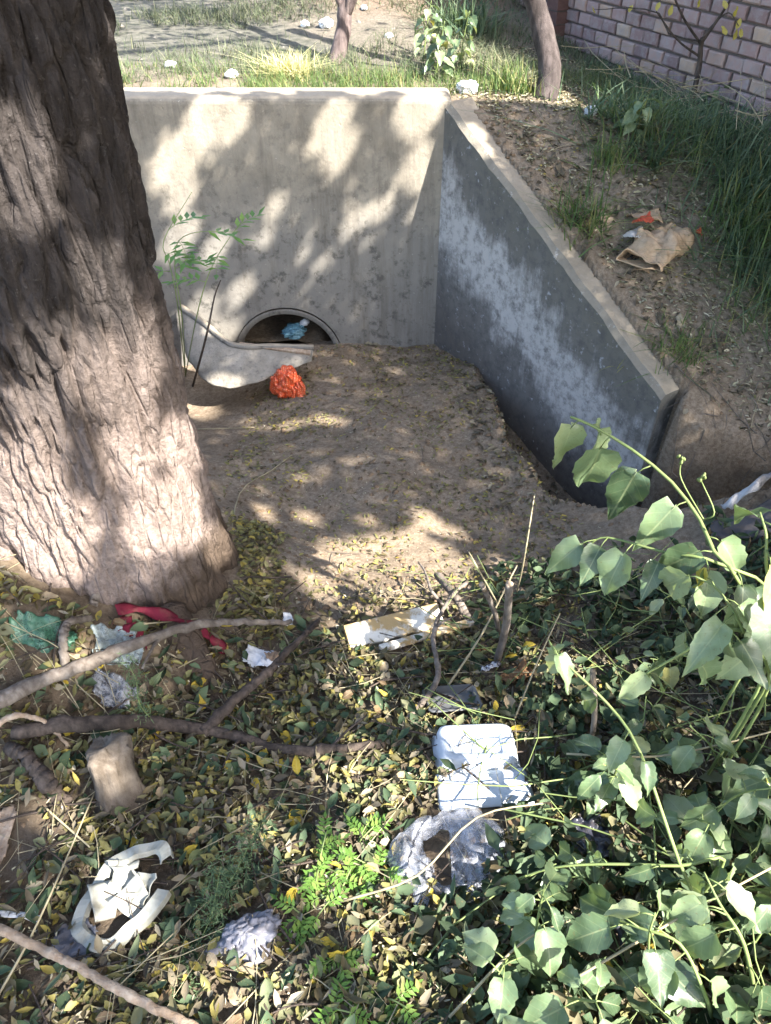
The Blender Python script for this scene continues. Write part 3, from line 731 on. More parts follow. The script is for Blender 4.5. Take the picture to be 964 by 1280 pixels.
# arching stem with hanging leaves over the pit
def seedheads(mb, base):
    for a, b in ((P(852, 600, 1.62), P(851, 577, 1.60)), (P(893, 640, 1.55), P(876, 600, 1.57))):
        mb.tube([p-base for p in spline([P(880, 650, 1.58) if a.x > .6 else P(842, 606, 1.6), a, b], 8)], .0018, .0014, 5)
        for k in range(7):
            q = b+Vector((random.uniform(-.008, .008), random.uniform(-.008, .008), random.uniform(-.004, .008)))-base
            mb.tube([q, q+Vector((random.uniform(-.004, .004), -.004, .008))], .004, .002, 5)
g0 = castg(925, 800)
plant('arching_weed', 'tall arching weed stem with four pale drooping leaves hanging over the pit', 'plant',
      [g0, P(925, 730, 1.55), P(893, 690, 1.5), P(875, 650, 1.56), P(840, 603, 1.6), P(790, 562, 1.64), P(740, 532, 1.66), P(713, 521, 1.67)],
      [(.95, .15, (-.05, .1, -1), (.3, -1, .25)), (.91, .125, (.15, .1, -1), (.75, -1, .2)), (.82, .17, (-.05, .05, -1), (.0, -1, .35)), (.70, .15, (-.22, .0, -1), (-.35, -1, .35)), (.86, .06, (.4, .3, -.6), (.2, -.6, 1)),
       (.50, .13, (-.5, -.2, -.75), (-.1, -.7, .8)), (.42, .11, (.6, -.3, -.7), (.2, -.8, .6)), (.3, .12, (-.5, .1, -.6), (0, -.7, .8)), (.2, .11, (.4, -.4, -.4), (0, -.6, .8))],
      .0045, .0028, meshes=DELTA, extra=seedheads, petiole=.25)
spec = [ # (label, [(u,v,Z)...], leaf count, size)
 ('leafy weed stem bending left with three broad leaves beside the pit rim', [(965, 760, 1.62), (900, 705, 1.5), (830, 690, 1.55), (760, 672, 1.62), (737, 680, 1.64)], 7, .10),
 ('weed branch with a row of pale triangular leaves drooping along it', [(960, 830, 1.5), (905, 785, 1.42), (860, 812, 1.44), (815, 838, 1.46), (790, 850, 1.47)], 9, .085),
 ('long slanting weed stem with bleached wilting leaves beside the foam box', [(880, 1150, 1.42), (850, 1080, 1.4), (800, 940, 1.42), (760, 880, 1.46), (700, 822, 1.5), (686, 800, 1.52)], 9, .065),
 ('weed stem at the bank corner with big upright pale green leaves', [(985, 800, 1.5), (960, 720, 1.36), (958, 670, 1.34), (950, 640, 1.34)], 6, .115),
 ('broad leaved weed with a yellowing leaf beside the steep pit bank', [(960, 860, 1.55), (930, 790, 1.42), (900, 740, 1.42), (870, 720, 1.45)], 7, .10),
 ('thin horizontal runner with small leaves crossing the weed patch', [(905, 1075, 1.4), (850, 1082, 1.4), (760, 1080, 1.43), (690, 1085, 1.47), (630, 1105, 1.52)], 7, .055),
 ('sunlit weed with broad bleached leaves in the lower weed patch', [(880, 1290, 1.42), (880, 1240, 1.3), (850, 1180, 1.3), (800, 1160, 1.33), (770, 1150, 1.36)], 8, .09),
 ('weed with long pale sunlit leaf spread flat in the lower weed patch', [(960, 1250, 1.36), (930, 1180, 1.28), (900, 1130, 1.3), (880, 1090, 1.33)], 8, .095)]
for label, pts, n, sz in spec:
    P3 = [P(*p) for p in pts]; b = Vector((P3[0].x, P3[0].y, float(H(P3[0].x, P3[0].y))-.01))
    lv = []
    for i in range(n):
        f = .22+.78*(i+.5)/n; a = random.uniform(0, 6.28)
        d = Vector((math.cos(a)*.7, math.sin(a)*.6-.1, -random.uniform(.35, 1.0))); nn = Vector((random.uniform(-.4, .4)+d.x*.4, -.55+random.uniform(-.3, .3), .75))
        lv.append((f, sz*random.uniform(.75, 1.2), d, nn))
    plant('broadleaf_weed', label, 'plant', [b]+P3[1:] if (P3[0]-b).length < .06 else [b]+P3, lv, .0042, .0018, meshes=DELTA+HEART)

KEEP = []          # clear spots round the rubbish
for (u, v, r) in ((597, 945, .15), (605, 990, .14), (560, 1060, .13), (160, 1122, .13), (312, 1168, .07), (488, 792, .14), (540, 785, .08), (565, 882, .09), (645, 850, .07), (612, 845, .05), (335, 828, .07), (360, 778, .04), (55, 795, .09), (152, 815, .08),
                  (145, 868, .06), (215, 765, .06), (250, 775, .05), (170, 755, .06), (735, 1050, .06), (745, 1180, .06), (148, 985, .07), (98, 1180, .05), (520, 1085, .035), (20, 1050, .1), (640, 740, .06), (940, 650, .12)):
    p_ = castg(u, v); KEEP.append((p_.x, p_.y, r))
def keep_mask(x, y):
    m = np.ones_like(x)
    for a, b, r in KEEP: m = np.minimum(m, sstep(r*.55, r*1.0, np.hypot(x-a, y-b)))
    return m
def in_poly(x, y, poly):
    c = False; n = len(poly); j = n-1
    for i in range(n):
        if (poly[i][1] > y) != (poly[j][1] > y) and x < (poly[j][0]-poly[i][0])*(y-poly[i][1])/(poly[j][1]-poly[i][1])+poly[i][0]: c = not c
        j = i
    return c
def wzone(x, y):
    if y > 1.25: return 'at the rim of the pit below the arching stem'
    if x < .5: return 'beside the clear bag and black hose' if y < .85 else 'right of the white foam box'
    return 'in the thick sunlit lower patch' if y < .8 else 'in the shaded thicket between foam box and pit'
PATCH = [(.22, .15), (1.0, .1), (1.35, .9), (1.35, 1.75), (.95, 1.75), (.62, 1.45), (.48, 1.1), (.3, .8), (.18, .45)]
cnt = 0; tries = 0
while cnt < 50 and tries < 4000:
    tries += 1; x, y = random.uniform(.15, 1.35), random.uniform(.1, 1.75)
    if not in_poly(x, y, PATCH): continue
    if y > 1.0 and random.random() < .75: continue
    if any(math.hypot(x-a, y-b) < r for a, b, r in KEEP): continue
    cnt += 1; b = Gp(x, y, -.01); hgt = random.uniform(.10, .30) if y < 1.2 else random.uniform(.08, .2)
    a = random.uniform(0, 6.28); ln = random.uniform(.05, .22)
    tip = b+Vector((math.cos(a)*ln, math.sin(a)*ln, hgt)); mid = b.lerp(tip, .5)+Vector((random.uniform(-.02, .02), random.uniform(-.02, .02), hgt*.2))
    big = y < .95
    plant('broadleaf_weed', 'green broadleaf weed growing '+wzone(x, y), 'plant', [b, mid, tip], auto_leaves(random.randint(6, 9), .05 if not big else .06, .085 if not big else .1, .15, .5), .003, .0015, 'weeds '+wzone(x, y), HEART+OVAL+DELTA[:2])

# ------------------------------------------------------------------ neem-like seedlings and the sapling by the headwall
def pinnate(name, label, base, stems, mat=None, group=None, lw=.35, ll=.035, pairs=6, stem_mat=None):
    t = thing(name, label, 'plant', base, group); st = MB(); B = Vector(base)
    for pts in stems:
        sp = spline(pts, 16); st.tube([p-B for p in sp], .0028, .0012, 5)
    st.build('stem', stem_mat or M['vinestem'], t)
    for pts in stems:
        sp = spline(pts, 16); L = len(sp)
        nleaf = 3
        for q in range(nleaf):
            fr = MB(); k = int(L*(.45+.5*q/nleaf)); p = sp[min(k, L-1)]; a = random.uniform(0, 6.28)
            dirv = Vector((math.cos(a), math.sin(a), .25)) if q < nleaf-1 else (sp[-1]-sp[-4]).normalized()*1.0+Vector((math.cos(a)*.4, math.sin(a)*.4, 0))
            dirv.normalize(); side = dirv.cross(Vector((0, 0, 1))).normalized(); fl = ll*pairs*.62
            rach = [p+dirv*fl*s_-Vector((0, 0, .35*fl*s_*s_)) for s_ in (0, .33, .66, 1)]; fr.tube([x-B for x in rach], .0011, .0006, 4)
            for i in range(pairs+1):
                s_ = .2+.8*i/pairs; c = p+dirv*fl*s_-Vector((0, 0, .35*fl*s_*s_))
                for sg in ((-1, 1) if i < pairs else (0,)):
                    d = (side*sg*.9+dirv*.6).normalized() if sg else dirv; d = (d+Vector((0, 0, random.uniform(-.5, .1)))).normalized(); w_ = d.cross(Vector((0, 0, 1))).normalized()*ll*lw*.5; l_ = ll*random.uniform(.85, 1.15)
                    up = Vector((0, 0, 1))*ll*.06
                    fr.add([x-B for x in (c, c+d*l_*.35+w_+up, c+d*l_, c+d*l_*.4-w_+up, c+d*l_*.45)], [[0, 4, 1], [0, 3, 4], [1, 4, 2], [4, 3, 2]])
            fr.build('frond', mat or M['neem'], t)
    return t
b = castg(232, 470); 
pinnate('neem_sapling', 'thin green sapling with pinnate leaves growing beside the trunk in front of the headwall', b,
        [[b, P(228, 400, 3.1), P(218, 320, 2.95), P(238, 292, 2.9), P(300, 290, 2.9)], [b, P(245, 400, 3.15), P(262, 340, 3.1), P(285, 300, 3.05), P(312, 265, 3.0)], [b, P(222, 380, 3.0), P(212, 330, 2.9), P(205, 300, 2.85), P(240, 240, 2.9)]], ll=.06, pairs=4)
stick = MB(); pp = [castg(240, 480, -.02), P(258, 420, 3.4), P(268, 372, 3.4), P(276, 350, 3.4)]; stick.tube(spline(pp, 14), .006, .003, 6); tag(stick.build('dead_stick', M['darktwig'], None, pp[0]), 'thin dark stick standing beside the broken pipe piece', 'stick')
for i, (u, v) in enumerate([(400, 1085), (445, 1060), (425, 1120), (390, 1160), (465, 1090), (430, 1190), (480, 1250), (410, 1265)]):
    b = castg(u, v); tops = []
    for k in range(random.randint(2, 3)):
        a = random.uniform(0, 6.28); h_ = random.uniform(.03, .08); tops.append([b, b+Vector((math.cos(a)*.015, math.sin(a)*.015, h_*.6)), b+Vector((math.cos(a)*.05, math.sin(a)*.05, h_))])
    pinnate('neem_seedling', 'bright green seedling with small pinnate leaflets sprouting from the leaf litter', b, tops, None, 'seedlings in the leaf litter', .42, .02, 4)
# feathery weed
def feathery(label, pts, r=.05, n=900):
    base = Vector(pts[0]); t = thing('feathery_weed', label, 'plant', base, 'feathery grey green weeds'); sp = spline(pts, 30)
    s_ = MB(); s_.tube([p-base for p in sp], .002, .0008, 5); s_.build('stem', M['vinestem'], t)
    P_ = np.array([tuple(sp[random.randrange(3, len(sp))]) for _ in range(n)])+RNG.normal(0, r*.33, (n, 3)); P_[:, 2] = np.maximum(P_[:, 2], H(P_[:, 0], P_[:, 1])+.004)
    V, F = leaf_cloud(P_-np.array(base), RNG.uniform(.008, .018, n), RNG.uniform(.0015, .003, n), 1.5); o = link('foliage', mesh_np('foliage', V, F), M['feather'], t); o['kind'] = 'stuff'
b = castg(200, 1275); feathery('feathery grey green weed stem leaning across the litter between the broken rim and grey bag', [b, P(255, 1180, 1.55), P(290, 1100, 1.58), P(325, 1030, 1.6)], .05, 1300)
b = castg(240, 1270); feathery('feathery grey green weed stem rising beside the grey plastic bag', [b, P(230, 1220, 1.5), P(262, 1150, 1.52), P(275, 1090, 1.55)], .06, 1100)
b = castg(190, 900); feathery('feathery weed sprig by the grey fallen branch', [b, P(175, 880, 1.75), P(170, 850, 1.75), P(160, 830, 1.75)], .04, 300)
b = castg(560, 1250); feathery('short feathery weed below the clear plastic bag', [b, P(530, 1230, 1.55), P(505, 1215, 1.55)], .05, 500)

# ------------------------------------------------------------------ fallen branches, stalks, stumps
def branch(name, label, cat, pix, r0, r1, mat, wob=.1, twigs=(), n=12, lift=0.0):
    """pix: (u, v, height above ground)"""
    pts = []
    for (u, v, h) in pix:
        p = castg(u, v); pts.append(p+Vector((0, 0, h+lift)))
    sp = spline(pts, 44); b = sp[0].copy(); m = MB()
    sp = [p+Vector((random.uniform(-1, 1), random.uniform(-1, 1), random.uniform(-1, 1)))*r0*.18 for p in sp]
    nn = len(sp); rad = [(r0+(r1-r0)*i/(nn-1))*(1+.22*(float(vnoise(i*.35, r0*900, 3))-.5)+(.16 if i % 9 == 5 else 0)) for i in range(nn)]
    m.tube([p-b for p in sp], r0, r1, 14, wob*.35, rad=rad)
    t = thing(name, label, cat, b); m.build('main_stem', mat, t)
    for (k, d, l, r) in twigs:
        p = sp[int(k*(len(sp)-1))]; d = Vector(d).normalized(); q = MB(); q.tube([x-b for x in spline([p, p+d*l*.5+Vector((0, 0, l*.08)), p+d*l], 8)], r, r*.5, 7, wob); q.build('side_twig', mat, t)
    return t
branch('fallen_branch', 'long pale grey fallen branch lying across the trunk foot', 'branch', [(-30, 905, .05), (90, 862, .07), (170, 835, .09), (250, 808, .09), (300, 797, .07), (365, 786, .03)], .020, .007, M['twig'], .08, [(.5, (-.2, -1, .1), .12, .006)])
branch('fallen_branch', 'dark bowed branch on the litter below the pale grey branch', 'branch', [(20, 925, .03), (110, 918, .05), (200, 915, .04), (280, 924, .03), (360, 945, .025), (430, 942, .03), (482, 935, .02)], .019, .010, M['darktwig'], .1, [(.55, (-.3, -1, .2), .1, .005), (.8, (.6, .5, .2), .12, .004)])
branch('fallen_branch', 'dark forked branch slanting up towards the torn white paper', 'branch', [(255, 925, .03), (300, 888, .06), (335, 862, .07), (365, 830, .07), (398, 785, .03)], .015, .008, M['darktwig'], .1, [(.6, (.5, -.2, .3), .07, .005)])
branch('dry_stalk', 'thick pale dry stalk lying in the weeds below the broken white rim', 'stalk', [(-30, 1155, .05), (60, 1200, .07), (110, 1225, .07), (180, 1262, .06), (250, 1295, .05)], .0085, .008, M['palewood'], .05)
branch('bark_strip', 'curled pale strip of bark beside the dark bowed branch', 'bark', [(-10, 918, .02), (30, 912, .06), (65, 918, .05), (88, 938, .02)], .008, .004, M['palewood'], .2)
branch('root_stick', 'short upright grey root stub beside the sunlit leaf heap', 'root', [(116, 755, .0), (114, 728, .02), (110, 700, .03), (108, 682, .05)], .013, .009, M['twig'], .12)
branch('root_stick', 'brown peeled root stub beside the green plastic scrap', 'root', [(85, 855, .0), (86, 820, .05), (92, 795, .05), (115, 775, .01)], .012, .009, M['twig'], .15)
branch('root_stick', 'thick rotten root lying left of the cut stump', 'root', [(85, 1010, .0), (62, 985, .04), (40, 960, .05), (15, 940, .02)], .020, .014, M['darktwig'], .15)
branch('stick', 'forked pale stick leaning over the grey food tray', 'stick', [(505, 905, .0), (545, 868, .07), (540, 820, .1), (560, 775, .10), (582, 748, .08)], .008, .006, M['twig'], .12, [(.55, (.8, .2, .5), .07, .004)])
branch('stick', 'thin straw stem crossing in front of the pale cut stakes', 'stick', [(556, 868, .02), (600, 815, .09), (640, 745, .15)], .0035, .0022, M['straw'], .05)
branch('stick', 'thick brown stub lying over the end of the broken board', 'stick', [(590, 790, .03), (570, 768, .07), (545, 738, .08)], .013, .012, M['twig'], .1)
branch('stick', 'curved pale twig with two small leaves above the broken board', 'stick', [(565, 770, .02), (540, 762, .08), (530, 740, .1), (522, 728, .1)], .006, .003, M['twig'], .1)
def stake(label, u, v, u2, v2, Z2, r):
    a = castg(u, v, -.03); b = P(u2, v2, Z2); m = MB(); sp = spline([a, a.lerp(b, .55)+Vector((.01, 0, 0)), b], 10)
    t = thing('cut_stake', label, 'stake', a); m.tube([p-a for p in sp], r*1.1, r, 9, .06); m.build('shaft', M['twig'], t)
    d = (sp[-1]-sp[-3]).normalized(); m = MB(); m.tube([sp[-1]-a-d*.05, sp[-1]-a+d*.001], r*1.04, r*.92, 9, .04); m.build('cut_end', M['palewood'], t)
stake('thick cut stake with peeled orange pale end standing in the weeds', 620, 828, 637, 730, 1.86, .010)
stake('thinner peeled stake leaning left beside the thick cut stake', 626, 790, 602, 730, 1.90, .007)
stake('dark upright stick standing in the weed patch', 737, 950, 741, 838, 1.62, .006)
m = MB(); pts = [castg(645, 745, 0), P(655, 700, 2.02), P(668, 620, 1.95)]; m.tube(spline(pts, 12), .003, .0015, 5); tag(m.build('twig', M['straw'], None, pts[0]), 'thin upright straw twig at the edge of the bare mound', 'twig')
m = MB(); pts = [castg(625, 760, 0), P(600, 715, 2.0), P(586, 690, 2.0)]; m.tube(spline(pts, 12), .003, .0018, 5); tag(m.build('twig', M['straw'], None, pts[0]), 'thin twig leaning towards the sunlit soil patch', 'twig')
# cut stump / root column at the left
def stump():
    c = castg(148, 1000); t = thing('cut_stump', 'dusty cut stump beneath the dark bowed branch', 'stump', c); n = 64; V = []; F = []
    lev = [(-.12, .07), (0, .06), (.03, .05), (.08, .046), (.13, .046), (.15, .047), (.155, .042), (.153, .0)]
    for i, (z, r) in enumerate(lev):
        for k in range(n):
            a = 2*math.pi*k/n; rr = r*(1+.14*math.sin(3*a+.5)+.06*math.sin(7*a+z*20))+.012*(float(vnoise(math.cos(a)*9, math.sin(a)*9, z*14))-.5)
            V.append((rr*math.cos(a), rr*math.sin(a)+z*.25, z+.012*math.sin(a*2)*(i > 4)))
    for i in range(len(lev)-1):
        for k in range(n): F.append([i*n+k, i*n+(k+1) % n, (i+1)*n+(k+1) % n, (i+1)*n+k])
    link('stub', mesh_np('stub', V, F), wood_mat('dusty_stump', (.085, .067, .05), (.18, .15, .12), (50, 50, 9)), t)
stump()
# ------------------------------------------------------------------ litter: crumpled sheets and rubbish
def sheet(name, label, cat, u, v, w_, h_, rot, mat, amp=.02, res=26, seed=1, lift=.004, shape=2.6, notch=0, follow=True, freq=1.0):
    """crumpled sheet lying on the ground"""
    c = castg(u, v); a = np.linspace(-1, 1, res); A, B = np.meshgrid(a, a)
    cr, sr = math.cos(rot), math.sin(rot); lx, ly = A*w_/2, B*h_/2
    X = c.x+lx*cr-ly*sr; Y = c.y+lx*sr+ly*cr
    f = 1/max(w_, h_)*freq
    n1 = np.abs(fbm(lx*f*4+seed*7.1, ly*f*4, seed, 3)-.5)*2; n2 = np.abs(fbm(lx*f*9+seed, ly*f*9, seed+4, 2)-.5)*2
    gz = H(X, Y) if follow else np.full_like(X, c.z)
    gz = np.maximum(gz, c.z-.03)
    Z = gz+lift+amp*(n1*1.4+n2*.6)
    X = X+amp*.7*(fbm(lx*f*5, ly*f*5, seed+2, 2)-.5); Y = Y+amp*.7*(fbm(lx*f*5, ly*f*5, seed+8, 2)-.5)
    edge = (np.abs(A)**shape+np.abs(B)**shape)**(1/shape)+.35*(fbm(A*2.2+seed, B*2.2, seed, 3)-.5)
    ok = edge < .98
    if notch: ok &= ~((A > .05) & (B > .0-notch*.2) & (fbm(A*3, B*3, seed+3, 2) > .25))
    ids = np.arange(res*res).reshape(res, res); q = np.stack([ids[:-1, :-1], ids[:-1, 1:], ids[1:, 1:], ids[1:, :-1]], -1).reshape(-1, 4)
    qk = ok[:-1, :-1] & ok[1:, 1:] & ok[:-1, 1:] & ok[1:, :-1]; q = q[qk.ravel()]
    V = np.stack([X-c.x, Y-c.y, Z-c.z], -1).reshape(-1, 3); used = np.unique(q); mp = np.full(res*res, -1); mp[used] = np.arange(len(used))
    o = link(name, mesh_np(name, V[used], mp[q]), mat, None, c); o.modifiers.new('thick', 'SOLIDIFY').thickness = .0012
    return tag(o, label, cat)
def blob(name, label, cat, c, sx, sy, sz, mat, rot=0, amp=.35, seed=1, freq=3.2, taper=0, parent=None, sub=5, rough=.25):
    bm_ = bmesh.new(); bmesh.ops.create_icosphere(bm_, subdivisions=sub, radius=1)
    V = np.array([v.co[:] for v in bm_.verts]); n1 = np.abs(fbm(V[:, 0]*freq+seed*3, V[:, 1]*freq, V[:, 2]*freq, 3)-.5)*2; n2 = fbm(V[:, 0]*1.6+seed, V[:, 1]*1.6, V[:, 2]*1.6, 2)-.5
    n3 = np.abs(fbm(V[:, 0]*freq*3, V[:, 1]*freq*3+seed, V[:, 2]*freq*3, 2)-.5)*2
    r = 1+amp*1.3*n2-amp*.55*np.exp(-(n1/.16)**2)-amp*.35*rough*np.exp(-(n3/.2)**2); V = V*r[:, None]+amp*.55*np.stack([fbm(V[:, 0]*freq+31*k, V[:, 1]*freq, V[:, 2]*freq+seed, 2)-.5 for k in range(3)], 1)
    V[:, 0:2] *= (1-taper*np.clip(V[:, 1], -1, 1)*.5)[:, None]
    V = V*np.array([sx, sy, sz]); cr, sr = math.cos(rot), math.sin(rot); V = np.stack([V[:, 0]*cr-V[:, 1]*sr, V[:, 0]*sr+V[:, 1]*cr, V[:, 2]], 1)
    V[:, 2] = np.maximum(V[:, 2], -sz*.75)
    me = bpy.data.meshes.new(name); bm_.to_mesh(me); bm_.free(); me.vertices.foreach_set('co', V.astype(np.float32).ravel()); me.update(); me.polygons.foreach_set('use_smooth', [True]*len(me.polygons))
    o = link(name, me, mat, parent, c)
    return tag(o, label, cat) if label else o
# orange dotted carrier bag
dt = NT('orange_dotted_plastic'); vv = dt.voro(dt.coord(), 95, 'Distance', 'F1', .15)
dc = dt.mix(dt.ramp(vv, [(.28, 1.), (.36, 0.)]), (.62, .085, .025), (.75, .3, .16)); DOT = dt.done(dt.pbsdf(dc, .4, dt.bump(dt.noise(dt.coord(), 60, 3), .4, .004), .45, **{'Subsurface Weight': 0.0}))
c = castg(360, 492); ob = thing('orange_bag', 'crumpled orange dotted plastic bag on the bare mound', 'bag', c)
blob('body', None, None, Vector((-.008, 0, .062)), .085, .065, .095, DOT, .2, .42, 5, 2.4, .2, ob)
for i, (dx, dz, tl) in enumerate(((.045, .03, .5), (.015, .105, -.6), (.07, .05, .9))):
    a = np.linspace(-1, 1, 9); A, B = np.meshgrid(a, a); X = A*.028*(1-.45*B)+dx+.006*np.sin(B*4); Z = B*.046+dz; Y = -.058+.012*A*A+.008*np.sin(A*5+B*3)+.012*B*tl
    ids = np.arange(81).reshape(9, 9); q = np.stack([ids[:-1, :-1], ids[:-1, 1:], ids[1:, 1:], ids[1:, :-1]], -1).reshape(-1, 4)
    f = link('flap', mesh_np('flap', np.stack([X, Y, Z], -1).reshape(-1, 3), q), DOT, ob); f.modifiers.new('thick', 'SOLIDIFY').thickness = .001
# blue bag and slat in the pipe mouth
BLUE = film_mat('blue_film', (.16, .34, .42), .8, .3)
c = Vector((CX+.03, HW_Y+.06, CZ+.13)); blob('blue_bag', 'crumpled blue plastic bag stuck in the pipe mouth', 'bag', c, .07, .05, .04, BLUE, .2, .5, 8, 3, sub=4)
WHITE = plain_mat('white_plastic', (.78, .79, .8), .4, .4, .1, .25, 40, dirt=.3)
blob('white_scrap', 'small white plastic scrap beside the blue bag in the pipe mouth', 'plastic scrap', Vector((CX+.09, HW_Y+.08, CZ+.17)), .03, .02, .022, WHITE, .3, .5, 2, 3, sub=3)
m = MB(); a, b = P(300, 431, 3.92), P(388, 441, 3.96); m.box(a.lerp(b, .5)-a, (b-a)*.5, (0, .010, .004), (0, -.003, .008)); tag(m.build('thin_slat', M['palewood'], None, None, False), 'thin pale slat lying on the broken pipe piece', 'slat').location = a
# foam food box, opened
FOAM = plain_mat('white_foam', (.5, .55, .6), .55, .3, .06, .3, 220, 8, .15, (.3, .25, .18))
def rrect(hx, hy, r, n=7):
    out = []
    for cx_, cy_, a0 in ((hx-r, hy-r, 0), (-hx+r, hy-r, 90), (-hx+r, -hy+r, 180), (hx-r, -hy+r, 270)):
        for k in range(n+1):
            a = R(a0+90*k/n); out.append((cx_+r*math.cos(a), cy_+r*math.sin(a)))
    return out
def dish(hx, hy, r, levels, name, mat, parent, loc, rot, jag=0, seed=0, ribs=0):
    V = []; F = []; n = None
    for (ins, z) in levels:
        pr = rrect(max(hx-ins, .004), max(hy-ins, .004), max(r-ins*.6, .003)); n = len(pr)
        for k, (x, y) in enumerate(pr):
            j = jag*(float(vnoise(x*25+seed, y*25, z*9))-.5); rb = ribs*math.sin(k*2.4)*(.5 if abs(z) > 0 else 0)
            V.append((x+j+rb, y+j*.6+rb, z+j*.5))
    L = len(levels)
    for i in range(L-1):
        for k in range(n): F.append([i*n+k, i*n+(k+1) % n, (i+1)*n+(k+1) % n, (i+1)*n+k])
    F.append([(L-1)*n+k for k in range(n)])
    o = link(name, mesh_np(name, V, F, True), mat, parent, loc); o.rotation_euler = rot
    o.modifiers.new('thick', 'SOLIDIFY').thickness = .0035; return o
c = castg(600, 965, .004); fb = thing('foam_box', 'opened white foam takeaway box lying among leaves and weeds', 'food box', c)
tu = (-.62+.62)
dish(.105, .075, .035, [(0, 0), (.006, .004), (.012, .03), (.022, .034), (.034, .033), (.045, .018), (.06, .016)], 'tray', FOAM, fb, castg(595, 942, .012)-c, (R(-14), R(2), R(4)), .012, 3)
dish(.112, .052, .012, [(0, 0), (.004, .003), (.012, .010), (.024, .011), (.04, .009)], 'lid', FOAM, fb, castg(606, 988, .012)-c, (R(-10), R(1), R(5)), .008, 6)
for k in range(5):
    p = castg(565+18*k+random.uniform(-5, 5), 962+random.uniform(-6, 5), .03)
    o = link('fallen_leaf', random.choice(LITM), None, None, p); o.scale = (.028,)*3; o.rotation_euler = (random.uniform(-.5, .5), random.uniform(-.5, .5), random.uniform(0, 6)); tag(o, 'dead leaf lying in the opened white foam box', 'leaf', 'leaves in the foam box')
# clear crumpled bag (ring of film)
CLEAR = film_mat('clear_film', (.5, .52, .58), .3, .15, 55, .9)
c = castg(562, 1078, .0); t = thing('clear_bag', 'crumpled clear plastic bag below the white foam box', 'bag', c)
n, m_ = 90, 26; V = np.zeros((n, m_, 3))
for i in range(n):
    a = 2*math.pi*i/n; rx, ry = .088, .082; cxx, cyy = rx*math.cos(a), ry*math.sin(a); rr = .027*(1+.5*math.sin(a*2+1))+.004
    for j in range(m_):
        b_ = 2*math.pi*j/m_; V[i, j] = (cxx+rr*math.cos(b_)*math.cos(a), cyy+rr*math.cos(b_)*math.sin(a), .018+rr*.7*math.sin(b_))
W = V.reshape(-1, 3); nz = np.stack([fbm(W[:, 0]*30+k*9, W[:, 1]*30, W[:, 2]*30, 3)-.5 for k in range(3)], 1); nr_ = np.abs(fbm(W[:, 0]*55, W[:, 1]*55, W[:, 2]*55, 2)-.5); W = W+nz*.045; W[:, 2] += nr_*.03
W[:, 2] = np.maximum(W[:, 2], .002)
ids = np.arange(n*m_).reshape(n, m_); q = np.stack([ids, np.roll(ids, -1, 1), np.roll(np.roll(ids, -1, 1), -1, 0), np.roll(ids, -1, 0)], -1).reshape(-1, 4)
link('film', mesh_np('film', W, q), CLEAR, t)
a = np.linspace(0, 1, 22); A, B = np.meshgrid(a, a); X = .0+A*.1; Y = -.07+B*.12; Z = .03+.03*np.abs(fbm(A*5, B*5, 2, 3)-.5)*2+.02*np.sin(A*3)
ids = np.arange(484).reshape(22, 22); q = np.stack([ids[:-1, :-1], ids[:-1, 1:], ids[1:, 1:], ids[1:, :-1]], -1).reshape(-1, 4); link('loose_fold', mesh_np('loose_fold', np.stack([X, Y, Z], -1).reshape(-1, 3), q), CLEAR, t)
sheet('film_scrap', 'small clear plastic scrap beside the crumpled clear bag', 'plastic scrap', 520, 1085, .06, .05, .3, film_mat('cloudy_film', (.8, .82, .86), .6, .3), .012, 18, 3)
# broken white rim
RIM = plain_mat('aged_white_plastic', (.36, .36, .31), .5, .35, .25, .25, 50, 20, .7, (.2, .17, .11))
c = castg(160, 1125, .0); t = thing('plastic_rim', 'broken oval off white plastic rim with crushed panels', 'plastic container', c)
def ribbon(a0, a1, rx, ry, w_, z0, z1, rot, n=50, th=.004, tilt=.5):
    V = []; F = []
    for i in range(n+1):
        a = R(a0+(a1-a0)*i/n); wv = 1+.05*math.sin(a*5)
        for (dr, dz) in ((0, -.008), (w_*.06, .012), (w_*.8, .015), (w_, .004)):
            x, y = (rx-dr)*math.cos(a)*wv, (ry-dr)*math.sin(a)*wv; z = z0+(z1-z0)*(.5+.5*math.sin(a+1))+dz+.004*math.sin(a*9)
            V.append((x*math.cos(rot)-y*math.sin(rot), x*math.sin(rot)+y*math.cos(rot), z))
    for i in range(n):
        for k in range(3): F.append([i*4+k, i*4+4+k, i*4+5+k, i*4+1+k])
    return np.array(V), F
V, F = ribbon(70, 385, .082, .118, .03, .012, .03, R(-32)); o = link('rim', mesh_np('rim', V, F, False), RIM, t); o.modifiers.new('thick', 'SOLIDIFY').thickness = .003
for k, (dx, dy, sx_, sy_, rz, tx, ty) in enumerate([(-.045, -.01, .04, .06, .4, .5, .5), (.0, .02, .06, .045, -.4, -.3, .2), (.02, -.005, .05, .05, .8, .4, -.3), (-.02, .055, .05, .03, .5, -.2, .6), (.045, .01, .03, .05, -.2, .3, -.5)]):
    a = np.linspace(-1, 1, 10); A, B = np.meshgrid(a, a); X = A*sx_*.6*(1+.2*B); Y = B*sy_*.6; Z = .012*np.abs(A)+.010*np.abs(np.sin(3*B+k))+.008*fbm(A*2, B*2, k, 2)
    ids = np.arange(100).reshape(10, 10); q = np.stack([ids[:-1, :-1], ids[:-1, 1:], ids[1:, 1:], ids[1:, :-1]], -1).reshape(-1, 4)
    o = link('crushed_panel', mesh_np('crushed_panel', np.stack([X, Y, Z], -1).reshape(-1, 3), q), RIM, t, Vector((dx, dy, .018))); o.rotation_euler = (tx*.7, ty*.7, rz); o.modifiers.new('thick', 'SOLIDIFY').thickness = .002
GREY = plain_mat('grey_bag_film', (.2, .2, .23), .4, .4, .2, .5, 80, dirt=.25)
